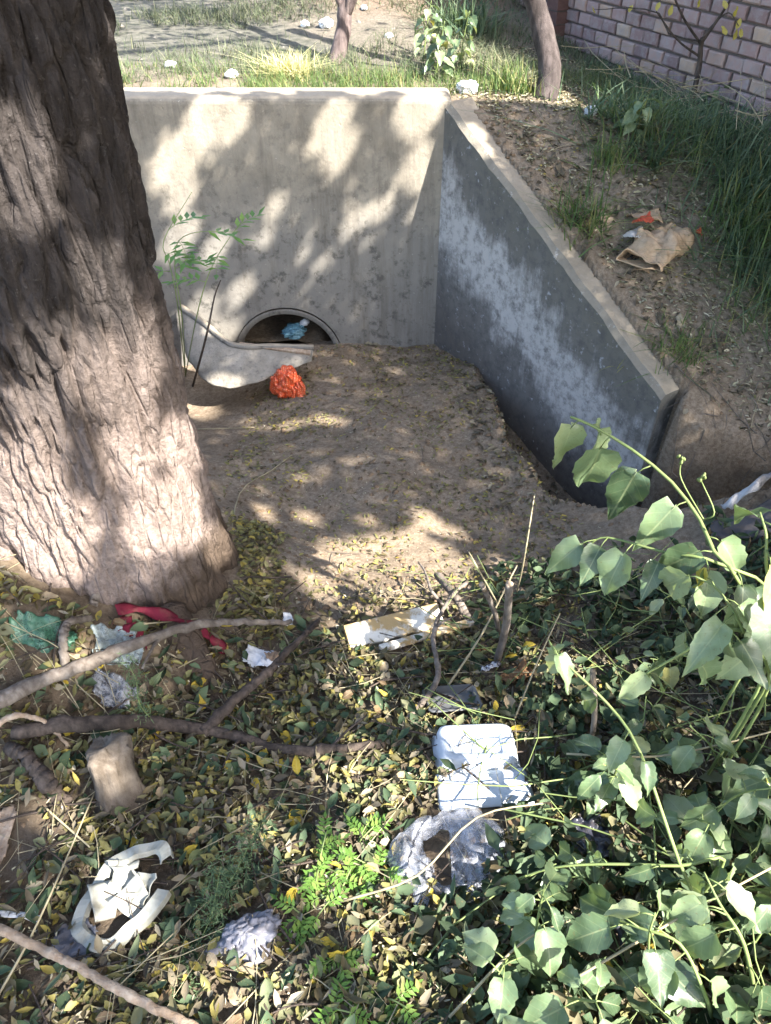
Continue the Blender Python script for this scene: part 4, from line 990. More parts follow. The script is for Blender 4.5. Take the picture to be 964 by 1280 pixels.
c = castg(312, 1172, .022); blob('grey_bag', 'small crumpled grey plastic bag with twisted end in the litter', 'bag', c, .058, .048, .034, GREY, .5, .5, 4, 3.2, .55, rough=.5)
m = MB(); cc = c.copy(); m.tube(spline([Vector((-.03, -.02, 0)), Vector((-.06, -.03, -.005)), Vector((-.085, -.03, -.012))], 8), .016, .006, 8, .25); 
m.v = [tuple(Vector(p)) for p in m.v]; tw = m.build('twisted_end', GREY, bpy.data.objects['grey_bag'])
sheet('fabric_scrap', 'dark grey fabric scrap tucked under the broken white rim', 'fabric', 98, 1180, .085, .10, .5, plain_mat('grey_fabric', (.15, .15, .17), .95, .1, .3, .5, 300, 30, .3), .018, 24, 4)
RED = plain_mat('red_cloth', (.17, .018, .035), .85, .15, .35, .4, 220, dirt=.4)
def strip(name, label, cat, pix, wd, mat, seed=0, amp=.006):
    pts = spline([castg(u, v, h) for (u, v, h) in pix], 26); b = pts[0].copy(); V = []; n = len(pts)
    for i, p in enumerate(pts):
        d = (pts[min(i+1, n-1)]-pts[max(0, i-1)]).normalized(); s_ = d.cross(Vector((0, 0, 1))).normalized()
        for k in range(5):
            f = (k-2)/2; V.append(p+s_*f*wd*(1+.25*math.sin(i*.9+seed))*.5+Vector((0, 0, amp*math.sin(i*.8+k*1.3+seed)+amp*(1-f*f)*1.5))-b)
    F = [[i*5+k, i*5+k+1, i*5+6+k, i*5+5+k] for i in range(n-1) for k in range(4)]
    o = link(name, mesh_np(name, V, F), mat, None, b); o.modifiers.new('thick', 'SOLIDIFY').thickness = .002; return tag(o, label, cat)
strip('red_cloth', 'torn red cloth strip curving round the trunk foot', 'cloth', [(148, 768, .02), (180, 772, .035), (215, 784, .045), (245, 794, .04), (266, 806, .03), (284, 816, .012)], .034, RED)
strip('red_cloth', 'short flat red cloth end beside the green plastic scrap', 'cloth', [(150, 778, .012), (168, 792, .015), (190, 806, .012)], .045, RED, 3)
GREEN = film_mat('green_film', (.05, .14, .085), .85, .4); sheet('green_scrap', 'dark green plastic scrap on the soil left of the trunk foot', 'plastic scrap', 55, 795, .15, .075, .1, GREEN, .022, 26, 6)
sheet('clear_scrap', 'cloudy greenish plastic sheet piece under the grey branch', 'plastic sheet', 152, 812, .12, .11, .2, film_mat('cloudy_green_film', (.38, .44, .42), .55, .3), .03, 28, 9)
sheet('clear_scrap', 'cloudy grey plastic sheet piece below the grey branch', 'plastic sheet', 145, 868, .11, .09, -.3, film_mat('cloudy_grey_film', (.3, .31, .33), .5, .3), .03, 26, 13)
PAPER = plain_mat('white_paper', (.72, .73, .74), .8, .15, .12, .2, 60, dirt=.35)
sheet('torn_paper', 'torn white paper sheet with a brown leaf on it right of the trunk foot', 'paper', 330, 828, .115, .075, -.15, PAPER, .012, 22, 2, .012, 6)
sheet('torn_paper', 'small upright torn white paper strip above the torn paper sheet', 'paper', 360, 778, .03, .075, .1, PAPER, .01, 18, 5, .01, 5)
BRN = plain_mat('brown_dead_leaf', (.3, .17, .085), .8, .2, .3, .3, 90, dirt=.3)
sheet('brown_leaf', 'large curled tan dead leaf on the torn white paper', 'leaf', 345, 828, .07, .035, -.5, plain_mat('tan_dead_leaf', (.4, .27, .17), .8, .2, .3, .3), .018, 18, 7, .02, 2)
sheet('brown_leaf', 'upright tan dead leaf at the edge of the sunlit soil', 'leaf', 386, 760, .03, .06, .2, plain_mat('tan_dead_leaf', (.38, .26, .15), .8, .2, .3, .3), .015, 16, 3, .01, 2)
sheet('brown_wrapper', 'crumpled orange brown paper wrapper beside the dark food tray', 'paper', 645, 848, .11, .06, .5, BRN, .03, 26, 8)
sheet('brown_wrapper', 'small orange brown scrap beneath the forked pale stick', 'paper', 598, 815, .04, .06, .3, BRN, .025, 18, 11)
FOIL = NT('silver_foil'); FOIL = FOIL.done(FOIL.pbsdf(FOIL.ramp(FOIL.noise(FOIL.world(), 60, 4), [(.45, (.7, .71, .74)), (.55, (.1, .1, .12))]), .35, None, .5, Metallic=.4))
sheet('foil_wrapper', 'silver and black snack wrapper strip beside the brown paper wrapper', 'wrapper', 612, 845, .075, .022, .6, FOIL, .015, 18, 5, .04, 5)
TRAY = plain_mat('dark_tray', (.11, .115, .12), .45, .4, .2, .2, 60, dirt=.3)
c = castg(565, 882, .012); t = thing('food_tray', 'ribbed dark grey plastic food tray half buried under weeds', 'tray', c)
dish(.075, .055, .02, [(0, .018), (.006, .02), (.012, .004), (.02, .002), (.03, .003), (.034, .0), (.05, .001)], 'shell', TRAY, t, Vector((0, 0, 0)), (R(-18), R(4), R(8)), .004, 2, .0012)
# broken painted board
bt = NT('peeling_board'); g = bt.world(); nz = bt.noise(g, 11, 7, .7); cc = bt.mix(bt.ramp(nz, [(.44, 0.), (.54, 1.)]), (.62, .6, .53), (.38, .27, .13)); cc = bt.mix(bt.ramp(bt.noise(g, 40, 5), [(.58, 0.), (.68, .7)]), cc, (.13, .1, .07))
BOARD = bt.done(bt.pbsdf(cc, .85, bt.bump(nz, .5, .006), .15))
def board(name, label, a, b, wd, th, rot, parent=None):
    d = (b-a); dn = d.normalized(); s_ = dn.cross(Vector((0, 0, 1))).normalized(); u_ = s_.cross(dn); s2 = s_*math.cos(rot)+u_*math.sin(rot); u2 = s2.cross(dn)
    n = 18; V = []; F = []
    for i in range(n+1):
        p = a+d*(i/n)-a; e = (float(vnoise(i*.9, 1, wd*50))-.5)*wd*.12; jag = (float(vnoise(i*3.1, 5, 2))-.5)*.01
        for (x, z) in ((-1, -1), (1, -1), (1, .8), (.92, 1), (-.92, 1), (-1, .8)): V.append(p+s2*(x*wd/2+(e if x > 0 else 0))+u2*z*th/2+(dn*jag*3 if i in (0, n) else dn*0))
    for i in range(n):
        for k in range(6): F.append([i*6+k, i*6+6+k, i*6+6+(k+1) % 6, i*6+(k+1) % 6])
    F.append(list(range(6))); F.append([n*6+k for k in range(6)][::-1])
    bm_ = bmesh.new(); me = mesh_np(name, V, F, False); bm_.from_mesh(me); bmesh.ops.recalc_face_normals(bm_, faces=bm_.faces[:]); bm_.to_mesh(me); bm_.free()
    o = link(name, me, BOARD, parent, a if parent is None else None); return tag(o, label, 'board') if label else o
board('broken_board', 'broken white painted board with peeled tan top at the foot of the sunlit soil', castg(428, 808, .035), castg(548, 782, .05), .075, .022, -.35)
board('broken_board', 'narrow white painted lath wedged under the broken board', castg(470, 818, .02), castg(588, 788, .04), .022, .016, .2)
# dark plastic and hose on the right
sheet('black_plastic', 'crumpled black plastic piece in the weeds right of the foam box', 'plastic sheet', 735, 1050, .10, .12, .2, plain_mat('black_plastic', (.03, .032, .045), .3, .5, .2, .3), .03, 26, 6)
c = castg(745, 1180, .02); m = MB(); m.tube([Vector((.05*math.cos(a), .042*math.sin(a), .01*math.sin(a))) for a in [R(200-k*9) for k in range(28)]], .009, .008, 8); tag(m.build('black_hose', plain_mat('black_rubber', (.03, .033, .045), .45, .4, .2), None), 'curled dark blue black hose end under the weeds', 'hose').location = c
sheet('wood_chip', 'flat tan wood chip beside the rotten root', 'wood', 3, 1045, .05, .13, .0, M['palewood'], .006, 16, 3, .008, 6)
sheet('white_strip', 'thin white plastic strip above the pale dry stalk', 'plastic scrap', 25, 1147, .09, .016, -.1, WHITE, .01, 16, 3, .01, 6)
sheet('grey_tarpaulin', 'dark grey tarpaulin with whitish frayed edge on the pit rim', 'tarpaulin', 950, 655, .34, .15, .35, plain_mat('grey_tarpaulin', (.11, .1, .1), .85, .2, .3, .4, 60, dirt=.4), .012, 26, 4, .012, 6)
strip('white_edge_strip', 'crumpled whitish plastic strip along the tarpaulin edge', 'plastic scrap', [(985, 592, .03), (960, 603, .04), (940, 618, .04), (915, 634, .03), (900, 642, .02)], .03, plain_mat('dirty_white_plastic', (.5, .5, .51), .6, .3, .3, .4), 2, .014)
# paper sack on the bank
def sack():
    c = castg(822, 318); t = thing('paper_sack', 'torn brown paper sack lying on the weedy bank', 'paper sack', c)
    st = NT('brown_paper'); nz = st.noise(st.world(), 26, 6, .65); SP = st.done(st.pbsdf(st.mix(st.ramp(nz, [(.3, 0.), (.7, 1.)]), (.36, .25, .15), (.52, .38, .25)), .85, st.bump(st.noise(st.world(), 38, 5, .6, 1.), .7, .012), .15))
    ax = (castg(852, 285)-castg(805, 338)); ax.z = 0; L = ax.length; ax.normalize(); sd = Vector((ax.y, -ax.x, 0)); n, k_ = 30, 40
    V = np.zeros((n, k_, 3))
    for i in range(n):
        f = i/(n-1); p = ax*(f-.5)*L*1.15; hw_ = .085*(1-.12*f)*(1 if f < .93 else .9); hh = .05*(1-.25*f)*(.42+.58*float(sstep(0, .45, np.array(f)))); hw_ = hw_*(1.12-.12*float(sstep(0, .4, np.array(f))))
        for k in range(k_):
            a = 2*math.pi*k/k_; cx_ = math.copysign(abs(math.cos(a))**.6, math.cos(a)); sz_ = math.copysign(abs(math.sin(a))**.7, math.sin(a))
            q = p+sd*cx_*hw_+Vector((0, 0, hh+sz_*hh)); V[i, k] = q
    W = V.reshape(-1, 3); r1 = np.abs(fbm(W[:, 0]*14, W[:, 1]*14, W[:, 2]*14, 3)-.5)*2; W = W+np.stack([fbm(W[:, 0]*18+j*7, W[:, 1]*18, W[:, 2]*18, 3)-.5 for j in range(3)], 1)*.055; W[:, 2] += (r1-.4)*.045; W[:, 2] = np.maximum(W[:, 2], .0)
    ids = np.arange(n*k_).reshape(n, k_); nx_ = np.roll(ids, -1, 1); q = np.stack([ids[:-1], nx_[:-1], nx_[1:], ids[1:]], -1).reshape(-1, 4)
    F = [list(map(int, f)) for f in q]; F.append([int(x) for x in ids[-1]])
    o = link('sack_body', mesh_np('sack_body', W, F), SP, t); o.modifiers.new('thick', 'SOLIDIFY').thickness = .003
    red = plain_mat('red_print', (.5, .09, .05), .8, .2, .2, .2); wht = plain_mat('white_liner', (.6, .57, .52), .75, .2, .15, .3); blk = plain_mat('sack_mouth_shade', (.03, .03, .03), .8, .2, .2, .2)
    def patch(name, mat, du, dv, w_, h_, z, rz, sd_):
        pc = castg(822+du, 318+dv)-c; a = np.linspace(-1, 1, 12); A, B = np.meshgrid(a, a); X = A*w_/2; Y = B*h_/2; Z = .012*np.abs(fbm(A*2+sd_, B*2, sd_, 3)-.5)*4+z+.015*A*B
        ids = np.arange(144).reshape(12, 12); q = np.stack([ids[:-1, :-1], ids[:-1, 1:], ids[1:, 1:], ids[1:, :-1]], -1).reshape(-1, 4)
        f = link(name, mesh_np(name, np.stack([X, Y, Z], -1).reshape(-1, 3), q), mat, t, pc); f.rotation_euler = (0, 0, rz); f.modifiers.new('thick', 'SOLIDIFY').thickness = .002
    patch('torn_flap', SP, -18, -42, .14, .09, .02, .1, 1); patch('white_liner', wht, -28, -12, .09, .09, .04, .4, 2); patch('red_print', red, -22, -24, .09, .035, .062, .45, 3); patch('red_print', red, -4, 18, .03, .03, .06, .2, 4)
    patch('opening_shade_patch', blk, -32, 10, .07, .05, .015, .3, 5); patch('torn_flap', SP, -22, 24, .05, .06, .02, .5, 6); patch('red_tab', red, 50, -24, .03, .025, .01, .1, 7)  # black patch paints in the shade inside the sack mouth
sack()
# pale litter on the far side
for i, (u, v, w_, lab) in enumerate([(290, 97, .07, 'crumpled white plastic bag in the grass strip behind the headwall'), (214, 84, .06, 'small pale plastic scrap in the grass near the big tree'), (408, 34, .10, 'white plastic bag on the ground left of the slim tree'), (382, 33, .06, 'flat white scrap beside the white bag near the slim tree'), (486, 47, .05, 'white lump of rubbish right of the slim tree'),
                                 (583, 115, .10, 'white plastic bag among weeds behind the wing wall'), (738, 143, .07, 'small white scrap at the foot of the brick wall weeds'), (455, 12, .05, 'tiny white scrap on the brown earth heap'), (850, 128, .05, 'pale plastic scrap under the weeds by the sapling')]):
    c = castg(u, v, w_*.2); blob('litter_bag', lab, 'litter', c, w_*.55, w_*.45, w_*.35, WHITE, i*.7, .5, i+2, 2.8, sub=4)
for i, (u, v, w_) in enumerate([(700, 215, .07), (722, 232, .06), (850, 405, .07), (905, 425, .06), (880, 432, .08), (826, 400, .06), (600, 485, .06), (605, 470, .05), (692, 200, .05), (730, 318, .05), (465, 430, .09), (900, 440, .07)]):
    sheet('dead_leaf', 'large curled tan dead leaf on the bank or mound soil', 'leaf', u, v, w_, w_*.6, random.uniform(0, 3), M['brownlit'], w_*.25, 12, i+3, .004, 2)['group'] = 'big dead leaves on the soil'

# ------------------------------------------------------------------ slim trees and sapling at the back
def slim_tree(name, label, pix, r0, r1, subs, mat=M['bark']):
    pts = [castg(*pix[0][:2], -.03)+Vector((-.06, -.03, 0))]; Z0 = (pts[0]-Vector((0, 0, CAMZ))).dot(Vector((0, math.cos(PITCH), -math.sin(PITCH))))
    pts += [P(u, v, Z0*zf) for (u, v, zf) in pix[1:]]; b = pts[0].copy(); t = thing(name, label, 'tree', b); m = MB(); sp = spline(pts, 24); m.tube([p-b for p in sp], r0, r1, 14, .07); m.build('trunk', mat, t)
    for (k, d, l, r) in subs:
        p = sp[int(k*(len(sp)-1))]; d = Vector(d).normalized(); q = MB(); q.tube([x-b for x in spline([p, p+d*l*.5, p+d*l+Vector((0, 0, l*.15))], 10)], r, r*.5, 9, .08); q.build('limb', mat, t)
    return t, sp
BK2 = wood_mat('pinkish_bark', (.08, .06, .056), (.19, .15, .14), (40, 40, 8)); BK3 = wood_mat('dark_slim_bark', (.045, .036, .033), (.11, .09, .085), (40, 40, 8))
def top_crown(t, top, n=1500, rad=1.0):
    top = Vector(top); b = Vector(t.location); P_ = RNG.normal(0, rad*.45, (n, 3))+np.array(top-b); P_ = P_[P_[:, 2] > (top-b).z-.5]; n = len(P_)
    V, F = leaf_cloud(P_, RNG.uniform(.05, .08, n), RNG.uniform(.025, .035, n), 1.2); o = link('crown', mesh_np('crown', V, F), M['crown'], t); o['kind'] = 'stuff'
t, sp = slim_tree('slim_tree', 'slim pinkish trunked tree standing behind the headwall', [(431, 78), (429, 40, .985), (432, 0, .97), (440, -60, .955), (430, -330, .9)], .045, .03, [(.35, (.5, -.1, 1), .9, .022), (.25, (.25, 0, 1), 1.0, .016), (.4, (-.35, 0, 1), .8, .018)], BK2); top_crown(t, sp[-1]+Vector((0, 0, .9)))
t, sp = slim_tree('slim_tree', 'leaning dark slim tree beside the brick wall pilaster', [(692, 122), (688, 95, .99), (680, 45, .975), (668, 0, .96), (650, -60, .94), (600, -330, .9)], .058, .038, [(.5, (-.5, 0, 1), .9, .02), (.6, (.4, .3, 1), .8, .02)], BK3); top_crown(t, sp[-1]+Vector((0, 0, .9)))
t, sp = slim_tree('bare_sapling', 'bare dark sapling with few yellow leaves against the brick wall', [(871, 150), (873, 90, .985), (876, 60, .97), (878, 48, .96)], .014, .011, [(.75, (-.9, .1, .9), .36, .007), (.8, (.45, -.1, 1), .4, .008), (.5, (-.8, .1, .45), .3, .006)], M['darktwig'])
YEL = leaf_mat('yellow_leaf', [(0, (.5, .42, .08)), (1, (.6, .5, .14))], .3, .5, .3, 'object'); YM = [leaf_mesh('leaf', 'oval', 90+k, YEL) for k in range(3)]
sb = Vector(t.location)
def wp(u, v): return cast(u, v)+Vector((-.07, -.04, 0))
for (u, v) in [(835, 12), (850, 18), (922, 10), (930, 20), (935, 34), (940, 45), (922, 42), (930, 48), (886, 8), (790, 88), (756, 15), (800, 14)]:
    p = cast(u, v)+Vector((-.07, -.04, 0)); o = link('leaf', random.choice(YM), None, t, p-sb); o.scale = (.05, .05, .05); o.rotation_euler = (random.uniform(.8, 1.8), random.uniform(-.5, .5), random.uniform(-1, 1))
q = MB(); q.tube([x-sb for x in spline([sp[-1], wp(905, 30), wp(925, 14), wp(938, 30)], 12)], .006, .002, 6); q.tube([x-sb for x in spline([sp[-4], wp(850, 40), wp(838, 15), wp(800, 8), wp(770, 10), wp(756, 10)], 14)], .005, .0015, 6); q.build('long_twig', M['darktwig'], t)

# ------------------------------------------------------------------ grass and weeds (ground cover)
def blades(P_, L, Wd, lean, mat, name, label, cat='grass', segs=3, droop=.6):
    n = len(P_); az = RNG.uniform(0, 2*np.pi, n); ln = np.abs(RNG.normal(0, lean, n)); d = np.stack([np.cos(az), np.sin(az)], 1); s_ = np.stack([-np.sin(az+RNG.normal(0, .6, n)), np.cos(az)], 1)
    rows = []
    for k in range(segs+1):
        t_ = k/segs; hor = L*(ln*t_+droop*ln*t_*t_); ver = L*(t_-droop*.5*np.minimum(ln, 1.2)*t_*t_); w_ = Wd*(1-t_**1.5)*.5+.0002
        c = np.stack([P_[:, 0]+d[:, 0]*hor, P_[:, 1]+d[:, 1]*hor, P_[:, 2]+ver], 1)
        o = np.stack([s_[:, 0]*w_, s_[:, 1]*w_, np.zeros(n)], 1); rows += [c-o, c+o]
    V = np.stack(rows, 1).reshape(-1, 3); st = 2*(segs+1); b = (np.arange(n)*st)[:, None]
    q = np.concatenate([b+np.array([[2*k, 2*k+1, 2*k+3, 2*k+2]]) for k in range(segs)], 1).reshape(-1, 4)
    o = link(name, mesh_np(name, V, q), mat); o['label'] = label; o['category'] = cat; o['kind'] = 'stuff'; return o
def scatter(n, x0, x1, y0, y1, dens):
    x, y = RNG.uniform(x0, x1, n), RNG.uniform(y0, y1, n); k = RNG.uniform(0, 1, n) < dens(x, y); x, y = x[k], y[k]; return np.stack([x, y, H(x, y)-.004], 1)
notwall = lambda x, y: ((y > HW_Y+HW_T+.01) | (x > .45+.68*(3.8-y)))*1.0
p = scatter(16000, -2.2, .55, 4.0, 4.9, lambda x, y: np.clip(1.1-np.abs(y-4.2)/.5, 0, 1)*(.08+.95*sstep(.4, .6, fbm(x*5, y*5, 2, 4)))); blades(p, RNG.uniform(.025, .09, len(p))*(.6+.9*fbm(p[:, 0]*3, p[:, 1]*3, 9, 2)), RNG.uniform(.002, .0045, len(p)), .5, M['grass'], 'grass', 'sunlit green grass strip behind the headwall')
p = scatter(95000, -3.5, 1.6, 4.3, 10, lambda x, y: .9*sstep(.36, .56, fbm(x*2.2, y*2.2, 5, 4))*(1-.85*np.exp(-((y-5.2-.45*(x+1.0))/.35)**2)*(x < 0))); blades(p, RNG.uniform(.03, .10, len(p)), RNG.uniform(.0025, .005, len(p)), .9, M['drygrass'], 'dry_grass', 'sparse grey dry grass on the far ground')
wl = lambda x, y: 1.29-.463*(y-5.35)-x          # distance in front of brick wall
p = scatter(42000, .2, 2.6, 2.5, 8, lambda x, y: notwall(x, y)*(wl(x, y) > .06)*np.clip(np.exp(-((wl(x, y)-.12)/(.25+.3*sstep(5, 3.6, y)))**2)*1.2, 0, 1)*(.2+.8*(fbm(x*3, y*3, 8, 3) > .46))*sstep(6.6, 5.2, y)); blades(p, RNG.uniform(.06, .17, len(p))*(1-.65*sstep(4.3, 5.3, p[:, 1])), RNG.uniform(.003, .008, len(p)), .75, M['darkweed'], 'tall_weeds', 'tangled dark green weeds along the foot of the brick wall', 'weeds', 4)
p = scatter(26000, .3, 2.6, 2.4, 4.8, lambda x, y: notwall(x, y)*(wl(x, y) > .06)*sstep(.5, .66, fbm(x*2.6+3, y*2.6, 3, 3))*np.clip(.25+sstep(.9, .2, wl(x, y)), 0, 1)); blades(p, RNG.uniform(.03, .10, len(p)), RNG.uniform(.002, .004, len(p)), 1.0, M['grass'], 'bank_grass', 'short grass patches on the bank beside the wing wall')
tuft_n = 0
def tuft(label, u, v, n, L, mat, spread=.07, wd=.006, lean=.6, group=None, cat='grass tuft'):
    c = castg(u, v); P_ = np.stack([c.x+RNG.normal(0, spread, n), c.y+RNG.normal(0, spread*.8, n), np.zeros(n)], 1); P_[:, 2] = H(P_[:, 0], P_[:, 1])-.003; P_[:, 2] = np.clip(P_[:, 2], c.z-.08, c.z+.08)
    o = blades(P_, RNG.uniform(L*.6, L*1.2, n), np.full(n, wd), lean, mat, 'grass_tuft', label, cat); del o['kind']
    if group: o['group'] = group
    return o
STRAWY = leaf_mat('straw_blade', [(0, (.5, .46, .2)), (1, (.62, .58, .34))], .2, .7, .2)
tuft('bright pale straw tuft on the grass strip behind the headwall', 366, 95, 420, .11, STRAWY, .06, .004, 1.0)
tuft('green grass tuft hugging the outside of the wing wall', 728, 280, 160, .16, M['grass'], .06, .006, .9)
tuft('grass tuft above the paper sack on the bank', 760, 208, 130, .12, M['grass'], .05, .005, .5)
tuft('low grass tuft on the bank edge above the pit', 845, 440, 200, .08, M['grass'], .07, .005, .9)
tuft('tall grass clump left of the leaning slim tree', 640, 114, 200, .14, M['grass'], .07, .006, .45)
tuft('thick long bladed weed clump at the bank right edge', 950, 250, 260, .22, M['darkweed'], .12, .007, .9)
tuft('trailing fine grass clump hanging over the bank edge', 955, 350, 260, .2, M['darkweed'], .1, .004, 1.0)
tuft('dark bushy weed clump at the brick wall far end', 580, 42, 260, .2, M['darkweed'], .09, .012, .6)
tuft('pale green strap leaf weed on the bank', 812, 205, 40, .13, M['darkweed'], .03, .016, 1.1)
for (u, v) in [(905, 200), (942, 178), (865, 205), (925, 235), (958, 300), (962, 395), (935, 275), (800, 160), (842, 180), (770, 150), (890, 175), (955, 215), (915, 300), (945, 330)]:
    tuft('long bladed weed clump among the bank weeds below the brick wall', u, v, 120, .17, M['darkweed'] if random.random() < .7 else M['grass'], .085, random.choice([.004, .006, .010]), .95, 'weed clumps on the bank below the brick wall', 'weed clump')
for i, (u, v, l) in enumerate([(545, 100, 'bright broadleaf weed behind the corner of the wing wall'), (530, 70, 'bright green bushy weed beside the far grass'), (575, 85, 'bright green weed beside the tall grass clump'), (880, 150, 'pale drooping weed at the foot of the bare sapling'), (790, 170, 'spreading weed below the brick wall')]):
    b = castg(u, v); h_ = .26 if i < 3 else .16; plant('bank_weed', l, 'plant', [b, b+Vector((.01, 0, h_*.5)), b+Vector((.03, -.02, h_))], auto_leaves(16, .06, .09, .1, .5), .004, .002, None, OVAL+HEART)

# ------------------------------------------------------------------ fallen leaves, twigs, clods
def blocked(x, y): return (np.hypot(x-TX, y-TY) < .36)
def dfore(x, y): return sstep(1.75, 1.35, y+.25*(fbm(x*3, y*3, 4, 3)-.5))
def cover(name, label, n, x0, x1, y0, y1, dens, L, Wd, mat, lift=(.002, .02), tilt=.5, curl=.3):
    p = scatter(n, x0, x1, y0, y1, lambda x, y: dens(x, y)*(~blocked(x, y))*keep_mask(x, y)); k = len(p); p[:, 2] += .004+RNG.uniform(*lift, k)
    V, F = leaf_cloud(p, RNG.uniform(*L, k), RNG.uniform(*Wd, k), tilt, curl); o = link(name, mesh_np(name, V, F), mat); o['label'] = label; o['category'] = 'leaf litter'; o['kind'] = 'stuff'
soilpatch = lambda x, y: 1-.9*np.exp(-(((x+.95)/.22)**2+((y-.75)/.3)**2))
cover('leaf_litter', 'yellowing leaflets covering the foreground soil', 26000, -1.5, 1.4, .05, 2.0, lambda x, y: dfore(x, y)*soilpatch(x, y)*(.35+.65*(fbm(x*4, y*4, 6, 3) > .42))*np.clip(1.0-.55*sstep(.2, .6, x), 0, 1), (.018, .042), (.009, .018), M['litter'], (.0, .03), .95, .7)
cover('leaf_litter', 'yellow leaflets gathered along the right of the trunk foot', 2600, -.62, -.22, 1.45, 2.1, lambda x, y: np.exp(-((x+.42-.15*(1.7-y))/.07)**2), (.016, .034), (.009, .016), M['litter'], (.0, .02), .6)
cover('leaf_litter', 'pale yellow green leaflets heaped left of the trunk', 2600, -1.3, -.6, 1.0, 1.5, lambda x, y: np.exp(-(((x+.88)/.11)**2+((y-1.25)/.08)**2)), (.022, .045), (.012, .02), M['litter'], (.0, .03), .7)
cover('wilted_heap', 'dull wilted green leaves heaped in the weed patch', 11000, -.2, 1.5, .05, 2.1, lambda x, y: np.clip(sstep(.0, .45, x-.25*(y-1)), 0, 1)*sstep(2.05, 1.75, y)*(.12+.88*(fbm(x*5, y*5, 2, 3) > .46)), (.02, .07), (.012, .036), M['wilt'], (.0, .08), 1.6, .9)
cover('wilted_heap', 'wilted grey green leaves mixed through the foreground litter', 3200, -1.2, .5, .1, 1.55, lambda x, y: .5*dfore(x, y), (.03, .06), (.015, .03), M['wilt'], (.0, .035), .9, .6)
cover('dead_leaf_litter', 'dead brown leaf fragments on the foreground soil', 15000, -1.5, 1.5, .05, 2.1, lambda x, y: dfore(x, y)*.8, (.010, .045), (.005, .018), M['brownlit'], (.0, .035), .9)
cover('mound_litter', 'small dry leaf bits scattered over the bare mound', 5200, -.7, .75, 1.6, 3.78, lambda x, y: .2+.75*(fbm(x*5, y*5, 12, 3) > .52)*1.0, (.012, .03), (.005, .012), M['litter'], (.0, .008), .5)
cover('bank_litter', 'dry pale leaf bits strewn over the trodden bank', 22000, .3, 2.4, 2.45, 5.2, lambda x, y: notwall(x, y)*(.25+.75*(fbm(x*4, y*4, 15, 3) > .44))*(wl(x, y) > .08), (.012, .038), (.005, .013), M['drybits'], (.0, .01), .5)
cover('bank_litter', 'yellow leaf bits strewn over the bank', 3500, .3, 2.4, 2.45, 4.6, lambda x, y: notwall(x, y)*(.15+.6*(fbm(x*4, y*4, 25, 3) > .5)), (.012, .032), (.005, .014), M['litter'], (.0, .01), .5)
cover('pit_litter', 'dead leaves fallen into the gully beside the wing wall', 1200, .4, 1.2, 2.3, 3.7, lambda x, y: np.full_like(x, .5), (.02, .05), (.01, .022), M['brownlit'], (.0, .01), .7)
cover('chaff', 'fine shredded chaff over the foreground soil', 26000, -1.5, 1.4, .05, 2.0, lambda x, y: dfore(x, y)*.8, (.004, .018), (.0015, .005), M['drybits'], (.0, .03), .9)
cover('chaff', 'fine chaff on the mound', 6000, -.7, .8, 1.5, 3.75, lambda x, y: .15+.7*(fbm(x*3, y*3, 41, 3) > .5), (.004, .014), (.0012, .004), M['drybits'], (.0, .003), .3)
# individual larger fallen leaves
FK = [('bright yellow', [(0, (.42, .3, .03)), (1, (.6, .45, .06))]), ('dull green', [(0, (.1, .13, .06)), (1, (.2, .23, .1))]), ('brown', [(0, (.09, .06, .035)), (1, (.2, .135, .075))]), ('pale tan', [(0, (.3, .23, .14)), (1, (.42, .33, .22))])]
FM = {k: [leaf_mesh('fallen_leaf', sh, 200+i, leaf_mat(k.replace(' ', '_')+'_fallen_leaf', st, .2, .6, .3, 'object')) for i, sh in enumerate(('oval', 'oval', 'heart', 'delta'))] for k, st in FK}
def fallen_tag(o, x, y):
    k = random.choices([f[0] for f in FK], [.2, .32, .26, .22])[0]; o.data = random.choice(FM[k])
    wh = 'beside the broken white rim' if x < -.25 and y < .8 else ('near the trunk foot and fallen branches' if x < -.1 and y >= .8 else ('near the foam box and clear bag' if y > .75 else 'in the lower litter below the clear bag'))
    tag(o, f'{k} fallen leaf lying {wh}', 'leaf', f'{k} fallen leaves {wh}')
cnt = 0
while cnt < 280:
    x, y = random.uniform(-1.05, .55), random.uniform(.32, 1.62)
    if blocked(x, y) or float(keep_mask(np.array(x), np.array(y))) < .5 or random.random() > float(dfore(np.array(x), np.array(y)))*float(soilpatch(x, y)): continue
    cnt += 1; o = link('fallen_leaf', random.choice(LITM), None, None, Gp(x, y, random.uniform(.012, .03))); s_ = random.uniform(.028, .05); o.scale = (s_*random.uniform(.7, 1.1), s_, s_)
    o.rotation_euler = (random.gauss(0, .4), random.gauss(0, .4), random.uniform(0, 6.28)); fallen_tag(o, x, y)
def twigs(name, label, n, x0, x1, y0, y1, L, r, mat, dens=None, lift=(.005, .04), tilt=.15):
    m = MB(); k = 0
    while k < n:
        x, y = random.uniform(x0, x1), random.uniform(y0, y1)
        if blocked(x, y) or (dens and random.random() > dens(x, y)): continue
        k += 1; a = random.uniform(0, 6.28); l = random.uniform(*L); z = random.uniform(*lift); pts = []
        bx, by = random.uniform(-.15, .15)*l, random.uniform(-.15, .15)*l
        for f in (-.5, -.15, .2, .5):
            px, py = x+math.cos(a)*l*f+bx*(.25-f*f)*4*.5, y+math.sin(a)*l*f+by*(.25-f*f)*4*.5; pts.append(Vector((px, py, max(float(H(px, py)), float(H(x, y))-.05)+z+tilt*l*f*random.uniform(.3, 1))))
        rr = random.uniform(*r); m.tube(pts, rr, rr*.6, 4, cap=False)
    o = m.build(name, mat); o['label'] = label; o['category'] = 'twigs'; o['kind'] = 'stuff'
twigs('straw_litter', 'thin dry straw stems strewn through the foreground litter', 520, -1.2, 1.2, .1, 1.7, (.03, .3), (.0006, .002), M['straw'])
